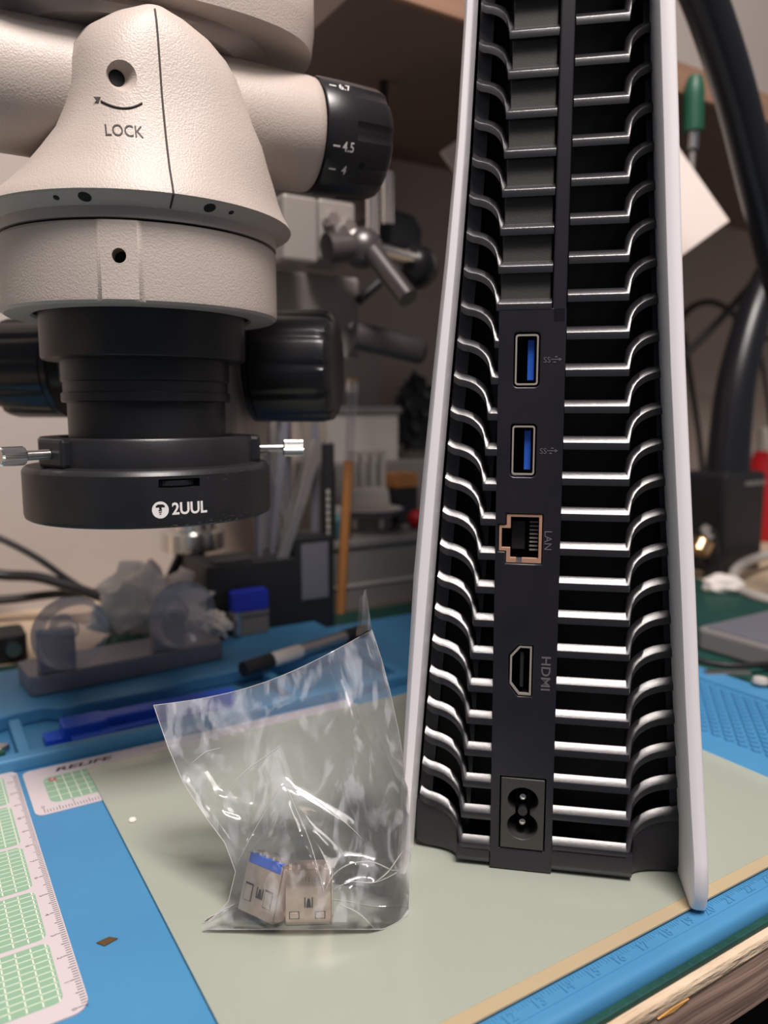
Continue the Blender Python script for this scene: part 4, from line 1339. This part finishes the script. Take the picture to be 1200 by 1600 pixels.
def flat_tool(name, label, u0, v0, u1, v1, bdep, w0, w1, m, cat='tweezers', double=True):
    A, B = atb(u0, v0, bdep), atb(u1, v1, bdep)
    t = thing(name, label, cat, A)
    d = B - A
    side = d.normalized().cross(UB).normalized()
    for k, off in enumerate((-1, 1) if double else (0,)):
        rings = []
        for f, w in ((0, w0), (0.5, (w0 + w1) * 0.5), (0.9, w1), (1, w1 * 0.8)):
            c_ = d * f + UB * (off * (0.0012 + 0.002 * math.sin(math.pi * f)))
            rings.append([c_ - side * w - UB * 0.0006, c_ + side * w - UB * 0.0006, c_ + side * w + UB * 0.0006, c_ - side * w + UB * 0.0006])
        b = MB(); b.loft(rings); b.build('arm', m, t, False, 0.0003)
    return t


TOPB = 48.3      # tools rise from the organiser's bin
def stand_tool(u_top, v_top, u_bot, bdep, zb=0.0446):
    A = atb(u_top, v_top, bdep)
    # foot on the bin top straight along the seen line
    Bp = atb(u_bot, 885, bdep)
    return Vector((Bp.x, Bp.y, Bp.z)), A


flat_tool('tweezers', 'wide grey tweezers leaning right in the black organiser', 438, 884, 495, 690, 436, 0.0028, 0.0040, M_BRUSH)
flat_tool('spudger', 'flat grey steel spudger upright beside the black marker', 492, 872, 492, 655, 448, 0.0026, 0.0026, M_GREYMETAL, 'spudger', False)
flat_tool('spudger', 'thin grey steel spudger just right of the ring light', 424, 884, 446, 655, 452, 0.0016, 0.0030, M_GREYMETAL, 'spudger', False)
flat_tool('tweezers', 'slim pale tweezers leaning left in the black organiser', 452, 884, 428, 660, 458, 0.0022, 0.0026, M_BRUSH)
flat_tool('tweezers', 'dark tweezers under the right rim of the ring light', 405, 884, 402, 720, 447, 0.0016, 0.0020, M_GREYMETAL)
A = atb(512, 690, 442)
tm = rod('marker_pen', 'black marker pen standing in the organiser tower', 'pen', Vector((A.x, A.y, 0.0548)), A, 0.0056, M_BLACKPL,
         (('barrel', 0, 0.72, 0.0050, M_BLACKPL), ('cap', 0.70, 0.98, 0.0042, M_BLACKPL), ('cap_tip', 0.98, 1.0, 0.0030, M_GREYPL)))
for i in range(7):
    z = 0.004 + i * 0.0045
    b = MB(); b.box(-0.0010, 0.0010, -0.00515, -0.0048, z, z + 0.003, Matrix.Rotation(math.radians(3), 4, 'Z')); b.build('printed_letter', M_LIGHTPL, tm, False)
P0, P1 = atb(531, 880, 470), atb(543, 688, 470)
P0 = Vector((P0.x, P0.y, -0.0054))
rod('brush', 'thin orange wooden brush with a clear tube and bright tip', 'brush', P0, atb(552, 592, 470), 0.0030, M_ORANGE,
    (('wooden_handle', 0, 0.66, 0.0034, M_ORANGE), ('clear_tube', 0.66, 0.95, 0.0030, M_CUP), ('bright_tip', 0.945, 0.985, 0.0042, M_STEEL), ('cap', 0.985, 1.0, 0.0036, M_BRASS)))

# blue clip with a steel lever, on a dark stub in front of the organiser
cp = thing('clip', 'royal blue plastic clip with a steel lever in front of the organiser', 'clip', ab(168, 424, LED), MAT_ANG)
b = MB(); b.prism(rrect(-0.012, 0.012, -0.004, 0.004, 0.001), 0.012, 0.0150); b.box(-0.011, 0.012, -0.003, 0.003, 0, 0.012); b.build('stub', M_GREYPL, cp, False, 0.0006)
b = MB(); b.prism(rrect(-0.0115, 0.0115, 0.0150, 0.0278, 0.0022), -0.003, 0.0045, FACE); b.build('blue_grip', M_BLUEPL, cp, False, 0.0008)
b = MB(); b.cyl((-0.0085, -0.0042, 0.002), (-0.0085, -0.0042, 0.0155), 0.0019); b.build('lever', M_STEEL, cp)

# pen lying on the trough behind the bag
A, B = atz(380, 1046, 0.0102), atz(572, 984, 0.0102)
rod('marker_pen', 'white and silver pen with a black cap lying behind the bag', 'pen', A, B, 0.004, M_BRUSH,
    (('black_nose', 0, 0.20, 0.0040, M_BLACKPL), ('white_grip', 0.19, 0.42, 0.0038, M_TISSUE), ('silver_barrel', 0.40, 0.82, 0.0034, M_BRUSH), ('cap', 0.80, 1.0, 0.0040, M_BLACKPL)))

# =================================================================== tissue, cables and clutter at the left
def blob(name, label, cat, P, r, m, seed, sq=(1, 1, 1), amp=0.35, fr=2.2):
    bmx = bmesh.new()
    bmesh.ops.create_icosphere(bmx, subdivisions=4, radius=1)
    for v_ in bmx.verts:
        d = v_.co.normalized()
        q = d * fr + Vector((seed, 0, 0))
        s_ = 1 + amp * noise.noise(q) + amp * 0.6 * (abs(noise.noise(q * 2.1)) - 0.2)
        v_.co = Vector((d.x * sq[0], d.y * sq[1], max(-0.8, d.z) * sq[2])) * (r * s_)
    zmin = min(v_.co.z for v_ in bmx.verts)
    for v_ in bmx.verts:
        v_.co.z -= zmin
    me = bpy.data.meshes.new(name); bmx.to_mesh(me); bmx.free()
    return tag(link(name, me, m, None, True, 0, P), label, cat)


def on(u, v, z=-0.0038):
    P = atz(u, v, z); return P


blob('tissue', 'crumpled white tissue between the suction cups', 'tissue', ab(118, 452, -5.5), 0.0200, M_TISSUE, 3.1, (1.5, 0.7, 1.2), 0.5, 2.6)
blob('tissue', 'small crumpled tissue right of the far suction cup', 'tissue', ab(146, 424, LED), 0.0085, M_TISSUE, 8.4, (1.1, 0.8, 0.9), 0.5, 2.8)
blob('cloth', 'dark green cloth scrap lying before the crumpled tissue', 'cloth', ab(102, 440, -5.5), 0.0115, M_GREENPL, 5.5, (1.7, 0.55, 0.75), 0.3)


def cable(label, pts, r, m=M_CABLE, name='cable', group=None):
    b = MB(); b.tube(pts, r, 10, 6)
    org = b.v[0].copy()
    b.v = [p - org for p in b.v]
    return tag(b.build(name, m, None, True, loc=org), label, 'cable', group)


cable('thick black cable sagging across the left wall', [atb(-60, 884, 560), atb(0, 898, 560), atb(60, 902, 550), atb(120, 920, 535), atb(170, 934, 520), atb(230, 930, 520)], 0.0036)
cable('thin black cable descending from the left edge to the tissue', [atb(-40, 826, 560), atb(10, 846, 555), atb(60, 873, 550), atb(110, 908, 545), atb(160, 938, 540)], 0.0022)
cable('flat dark cable low behind the left suction cup', [atb(-50, 940, 570), atb(20, 936, 565), atb(90, 928, 560), atb(180, 925, 550), atb(250, 922, 540)], 0.0030)
# dark device with a bright button at the left edge
dv = thing('small_device', 'dark small device with a bright round button at the left edge', 'device', ab(35, 492, -5.5), MAT_ANG)
b = MB(); b.prism(rrect(-0.05, 0.018, -0.014, 0.014, 0.004), 0, 0.016); b.build('body', M_BLACKPL, dv, False, 0.001)
b = MB(); b.cyl((0.010, -0.0185, 0.009), (0.010, -0.014, 0.009), 0.0042); b.build('button', M_STEEL, dv)

# =================================================================== clutter between stand and console
bxs = thing('storage_box', 'light grey storage box standing behind the bag', 'box', ab(300, 505, -5.5), MAT_ANG)
b = MB(); b.box(-0.058, 0.050, -0.030, 0.034, 0, 0.046); b.build('body', M_GREYPL, bxs, False, 0.002)
b = MB(); b.box(-0.060, 0.052, -0.032, 0.036, 0.046, 0.052); b.build('lid', M_GREYPL, bxs, False, 0.0015)
b = MB(); b.box(-0.059, 0.051, -0.0312, -0.0302, 0.018, 0.020); b.build('lip', M_LIGHTPL, bxs, False)
ZB = 46.6
tr = thing('round_lid', 'shallow round lid with a navy rim on the grey box', 'lid', ab(305, 512, ZB + 12.5), 0)
b = MB(); b.lathe([(0.0005, 0.0), (0.022, 0.0), (0.0265, 0.0030), (0.027, 0.0045), (0.0005, 0.0045)], 48); b.build('plate', M_LIGHTPL, tr)
b = MB(); b.lathe([(0.0262, 0.0024), (0.0278, 0.0032), (0.0278, 0.0046), (0.0262, 0.0046)], 48, None, False); b.build('rim', M_NAVY, tr)
jr = thing('jar', 'short dark jar under the navy-rimmed lid', 'jar', ab(306, 512, ZB), 0)
b = MB(); b.lathe([(0.016, 0), (0.017, 0.001), (0.017, 0.0108), (0.015, 0.0122)], 32); b.build('body', M_GREYPL, jr)
for a in (230, 300):
    d = Vector((math.cos(math.radians(a)), math.sin(math.radians(a)), 0)) * 0.0172
    b = MB(); b.box(-0.0016, 0.0016, -0.001, 0.001, 0.003, 0.010, Matrix.Translation(d) @ Matrix.Rotation(math.radians(a + 90), 4, 'Z')); b.build('white_label', M_TISSUE, jr, False)
rk = thing('rack', 'small white plastic rack with upright slots on the round lid', 'rack', ab(303, 512, ZB + 17.1), MAT_ANG * 0.6)
b = MB(); b.prism([(-0.017, 0), (0.017, 0), (0.0150, 0.016), (-0.0150, 0.016)], -0.008, 0.008, FACE); b.build('foot', M_LIGHTPL, rk, False, 0.001)
for x in (-0.0122, -0.0042, 0.0042, 0.0122):
    b = MB(); b.box(x - 0.0020, x + 0.0020, -0.004, 0.004, 0.016, 0.042); b.build('slat', M_LIGHTPL, rk, False, 0.0006)
b = MB(); b.box(-0.0146, 0.0146, -0.004, 0.004, 0.042, 0.046); b.build('top_bar', M_LIGHTPL, rk, False, 0.0006)
cn = thing('carton', 'pale grey carton stored on the shelf riser behind the rack', 'carton', ab(330, 570, -5.5), MAT_ANG)
b = MB(); b.box(-0.040, 0.028, -0.018, 0.030, 0.102, 0.142); b.build('box', M_LIGHTPL, cn, False, 0.001)
b = MB(); b.box(-0.042, 0.030, -0.020, 0.030, 0.142, 0.148); b.build('lid', M_GREYPL, cn, False, 0.001)
b = MB(); b.box(-0.046, 0.070, -0.024, 0.032, 0.0, 0.102); b.build('riser', M_GREYPL, cn, False, 0.001)
blob('cable_bundle', 'black coiled cable bundle beside the console near the carton', 'cable', ab(392, 575, 100.2), 0.020, M_CABLE, 2.2, (0.8, 0.6, 1.6), 0.6, 3)
P = ab(352, 497, ZB)
b = MB(); b.lathe([(0.0075 * math.sin(math.pi * i / 12) + 1e-5, 0.0075 - 0.0075 * math.cos(math.pi * i / 12)) for i in range(13)], 24)
tag(b.build('red_ball', M_REDPL, None, True, loc=P - UA * 0.012 + Vector((0, 0, 0.0))), 'small round red ball beside the console', 'ball')
pk_ = thing('parts_tray', 'orange and brown parts tray beside the white rack', 'tray', ab(343, 530, ZB), MAT_ANG)
b = MB(); b.box(-0.008, 0.014, -0.010, 0.012, 0, 0.030); b.build('lower_box', M_BLACKPL, pk_, False, 0.001)
b = MB(); b.box(-0.008, 0.014, -0.010, 0.012, 0.0302, 0.042); b.build('orange_box', M_ORANGE, pk_, False, 0.001)
bt = thing('bottle', 'small teal bottle standing left of the round lid', 'bottle', ab(266, 492, ZB), 0)
b = MB(); b.lathe([(0.009, 0), (0.0095, 0.001), (0.0095, 0.014), (0.006, 0.018)], 24); b.build('body', M_TEAL, bt)
b = MB(); b.lathe([(0.005, 0.018), (0.005, 0.023), (0.001, 0.0232)], 16); b.build('cap', M_LIGHTPL, bt)
dk = thing('desk_lamp', 'dark rounded desk lamp hanging behind the clamp levers', 'lamp', ab(292, 470, 250), MAT_ANG)
b = MB(); b.prism([(-0.026, 0.000), (0.024, 0.000), (0.026, 0.014), (0.018, 0.024), (-0.004, 0.026), (-0.022, 0.014)], -0.012, 0.012, FACE); b.build('shade', M_BLACKPL, dk, False, 0.003)
b = MB(); b.cyl((0.0, 0.0, 0.024), (0.0, 0.0, 0.1095), 0.003); b.build('hanger', M_BLACKPL, dk)

# white rectangular panel hung behind the console
PYB = 0.560
cs = [at(u_, v_, PYB) for u_, v_ in ((1140, 345), (942, 60), (688, 237), (898, 522))]
ctr = sum(cs, Vector()) / 4
wp = thing('white_panel', 'white square panel hung at a tilt behind the console', 'panel', ctr)
b = MB(); b.add([p - ctr for p in cs] + [p - ctr + Vector((0, 0.004, 0)) for p in cs], [(0, 1, 2, 3), (7, 6, 5, 4), (0, 4, 5, 1), (1, 5, 6, 2), (2, 6, 7, 3), (3, 7, 4, 0)]); b.build('panel', M_PAPER, wp, False, 0.0005)
hk = (cs[1] - ctr) * 0.75
b = MB(); b.cyl(hk + Vector((0, 0.005, 0)), Vector((hk.x, hk.y + 0.005, 0.3595 - ctr.z)), 0.0015); b.build('hook_wire', M_BLACKPL, wp)

# =================================================================== right-hand background
def jointed(name, label, cat, pts, r, m):
    t = thing(name, label, cat, pts[0])
    for p, q in zip(pts, pts[1:]):
        b = MB(); b.cyl(Vector(p) - Vector(pts[0]), Vector(q) - Vector(pts[0]), r, n=24); b.build('tube', m, t)
    for p in pts[1:-1]:
        b = MB(); b.cyl(Vector(p) - Vector(pts[0]) - UB * r * 1.2, Vector(p) - Vector(pts[0]) + UB * r * 1.2, r * 1.3, n=24); b.build('joint', m, t)
    return t


la = thing('swing_lamp', 'thick glossy black lamp arm slanting across the upper right', 'lamp', atb(1250, 560, 300))
o0 = atb(1250, 560, 300)
b = MB(); b.tube([atb(1066, -80, 290) - o0, atb(1108, 20, 290) - o0, atb(1150, 150, 292) - o0, atb(1182, 280, 296) - o0, atb(1212, 400, 300) - o0, atb(1250, 560, 300) - o0], 0.0115, 20, 5); b.build('arm', M_RUBBER, la)
b = MB(); b.tube([Vector((0, 0, 0)), atb(1270, 680, 300) - o0, Vector((atb(1272, 760, 300).x, atb(1272, 760, 300).y, -0.0055)) - o0], 0.0135, 20, 5); b.build('post', M_RUBBER, la)

sd = thing('screwdriver', 'green-handled screwdriver hanging from the shelf', 'screwdriver', atb(1083, 205, 366))
o0 = atb(1083, 205, 366)
b = MB(); b.tube([Vector((0, 0, 0)), atb(1084, 150, 366) - o0, atb(1086, 120, 366) - o0], lambda t: 0.0070 - 0.0025 * max(0, t - 0.6) / 0.4, 16, 4); b.build('handle', M_GREENPL, sd)
b = MB(); b.cyl(Vector((0, 0, -0.012)), Vector((0, 0, 0.0)), 0.0040); b.build('ferrule', M_STEEL, sd)
b = MB(); b.cyl(Vector((0, 0, -0.060)), Vector((0, 0, -0.012)), 0.0022); b.build('shaft', M_GREYPL, sd)
b = MB(); b.cyl(atb(1086, 122, 366) - o0, Vector((atb(1086, 122, 366).x, atb(1086, 122, 366).y, 0.3595)) - o0, 0.001); b.build('hanging_loop', M_BLACKPL, sd)

# things stored on the shelf, seen above its edge
p = ab(590, 420, 378.6)
PL = atb(1108, 132, 410)
pb_ = thing('power_strip', 'grey power strip with a blue lamp on the shelf', 'power strip', Vector((PL.x, PL.y, 0.3786)) + UB * 0.0208, MAT_ANG)
b = MB(); b.prism(rrect(-0.05, 0.05, -0.02, 0.02, 0.004), 0, PL.z - 0.3786 + 0.008); b.build('body', M_GREYPL, pb_, False, 0.001)
b = MB(); b.box(-0.006, 0.006, -0.0208, -0.0198, PL.z - 0.3786 - 0.0025, PL.z - 0.3786 + 0.0025); b.build('blue_lamp', M_LED, pb_, False, 0.0005)
blob('paper_pile', 'crumpled pale papers lying on the shelf at the right', 'paper', ab(640, 450, 378.6), 0.030, M_LIGHTPL, 9.2, (1.6, 0.9, 0.6), 0.5, 3)

# black holder column
hcx = atb(1148, 600, 430)
ho_ = thing('iron_holder', 'tall black soldering iron holder right of the console', 'holder', Vector((hcx.x, hcx.y, -0.0055)), MAT_ANG)
HZ0 = -0.0055
def rel(u, v, bdep=430):
    P = atb(u, v, bdep) - Vector((hcx.x, hcx.y, HZ0)); return RMAT.inverted() @ P
b = MB(); b.tube([rel(1134, 770), rel(1140, 690), rel(1150, 600), rel(1172, 510), rel(1192, 450), rel(1215, 400)], lambda t: 0.0200 - 0.008 * t, 18, 4); b.build('sleeve', M_RUBBER, ho_)
z1 = rel(1140, 735).z
b = MB(); b.box(-0.036, 0.024, -0.022, 0.022, 0.0, z1); b.build('body', M_BLACKPL, ho_, False, 0.004)
b = MB(); b.box(-0.010, 0.020, -0.0232, -0.0221, z1 - 0.012, z1 - 0.008); b.build('chrome_strip', M_BRUSH, ho_, False)
b = MB(); b.cyl(rel(1116, 900, 405), rel(1102, 826, 405), 0.0085); tp = b.build('tip_tube', M_BLACKPL, ho_)
b = MB(); b.lathe([(0.0066, 0), (0.0066, 0.0015), (0.0008, 0.002)], 20, Matrix.Translation(rel(1104, 832, 400)) @ Matrix.Rotation(math.radians(60), 4, 'X')); b.build('bright_tip', M_NICKEL, ho_)
b = MB(); b.cyl(rel(1090, 862, 405), rel(1098, 846, 405), 0.0095); b.build('brass_wool', M_BRASS, ho_)

rb = thing('red_bottle', 'red bottle with a pale cap at the right edge', 'bottle', ab(690, 500, -5.5), 0)
pr = atb(1200, 780, 500); rb.location = Vector((pr.x, pr.y, -0.0055))
b = MB(); b.lathe([(0.022, 0), (0.023, 0.002), (0.023, 0.085), (0.016, 0.100)], 32); b.build('body', M_REDPL, rb)
b = MB(); b.lathe([(0.015, 0.100), (0.015, 0.125), (0.001, 0.126)], 24); b.build('cap', M_LIGHTPL, rb)

cable('black cable arching behind the right side plate', [atb(1050, 520, 540), atb(1075, 485, 535), atb(1105, 472, 530), atb(1135, 482, 525), atb(1165, 510, 520), atb(1200, 530, 520)], 0.0034)
cable('black cable rising steeply right of the console', [atb(1040, 580, 500), atb(1080, 545, 495), atb(1120, 505, 490), atb(1165, 455, 490), atb(1210, 400, 490)], 0.0036)
cable('thin black cable running down beside the console', [atb(1068, 520, 560), atb(1080, 600, 560), atb(1092, 680, 560), atb(1100, 760, 560), atb(1110, 850, 560)], 0.0030)
cable('thin dark cable hanging near the right edge', [atb(1182, 520, 480), atb(1196, 600, 480), atb(1206, 680, 480), atb(1212, 760, 480)], 0.0020)
cable('pale grey cable looping at the right edge', [atz(1230, 858, 0.012), atz(1190, 870, 0.010), atz(1160, 882, 0.010), atz(1146, 898, 0.004), atz(1152, 918, -0.001), atz(1180, 932, -0.001), atz(1230, 944, -0.001)], 0.0042, M_LIGHTPL)
cable('thin black cable lying across the blue mat at right', [atz(1085, 1030, 0.002), atz(1110, 1036, 0.0017), atz(1150, 1040, 0.0017), atz(1210, 1036, 0.0017), atz(1260, 1024, 0.0017)], 0.0016)

gd = thing('grey_device', 'flat grey device lying beyond the blue mat at right', 'device', ab(420, 262, -3.7), MAT_ANG)
b = MB(); b.prism(rrect(-0.022, 0.14, -0.09, 0.022, 0.006), 0, 0.0135); b.build('body', M_GREYPL, gd, False, 0.002)
b = MB(); b.prism(rrect(-0.018, 0.136, -0.086, 0.018, 0.005), 0.0135, 0.0143); b.build('top_panel', M_GREYMETAL, gd, False, 0.0004)
b = MB(); b.lathe([(0.007, 0.0143), (0.006, 0.0152), (0.001, 0.0153)], 20, Matrix.Translation((0.052, -0.005, 0))); b.build('dark_button', M_BLACKPL, gd)
o = blob('sponge', 'cream sponge piece on the green mat behind the grey device', 'sponge', Vector((0, 0, 0)), 0.012, M_TISSUE, 6.6, (1.3, 0.8, 0.7), 0.2)
p = atz(1128, 925, -0.004); o.location = (p.x, p.y, -0.0055)
p = atz(1188, 1068, 0.0024)
b = MB(); b.lathe([(0.0035, 0), (0.0042, 0.001), (0.0036, 0.0030), (0.001, 0.0036)], 9)
tag(b.build('bead', M_LIGHTPL, None, True, loc=(p.x, p.y, 0.0023)), 'small pale bead on the blue mat at the right edge', 'bead')
p = atz(1136, 1052, 0.001)
b = MB(); b.box(-0.012, 0.012, -0.003, 0.003, 0, 0.002, Matrix.Rotation(MAT_ANG - 0.5, 4, 'Z'))
tag(b.build('steel_strip', M_BRUSH, None, False, 0.0004, loc=(p.x, p.y, 0.0003)), 'short grey steel strip lying on the blue mat by the thin cable', 'strip')
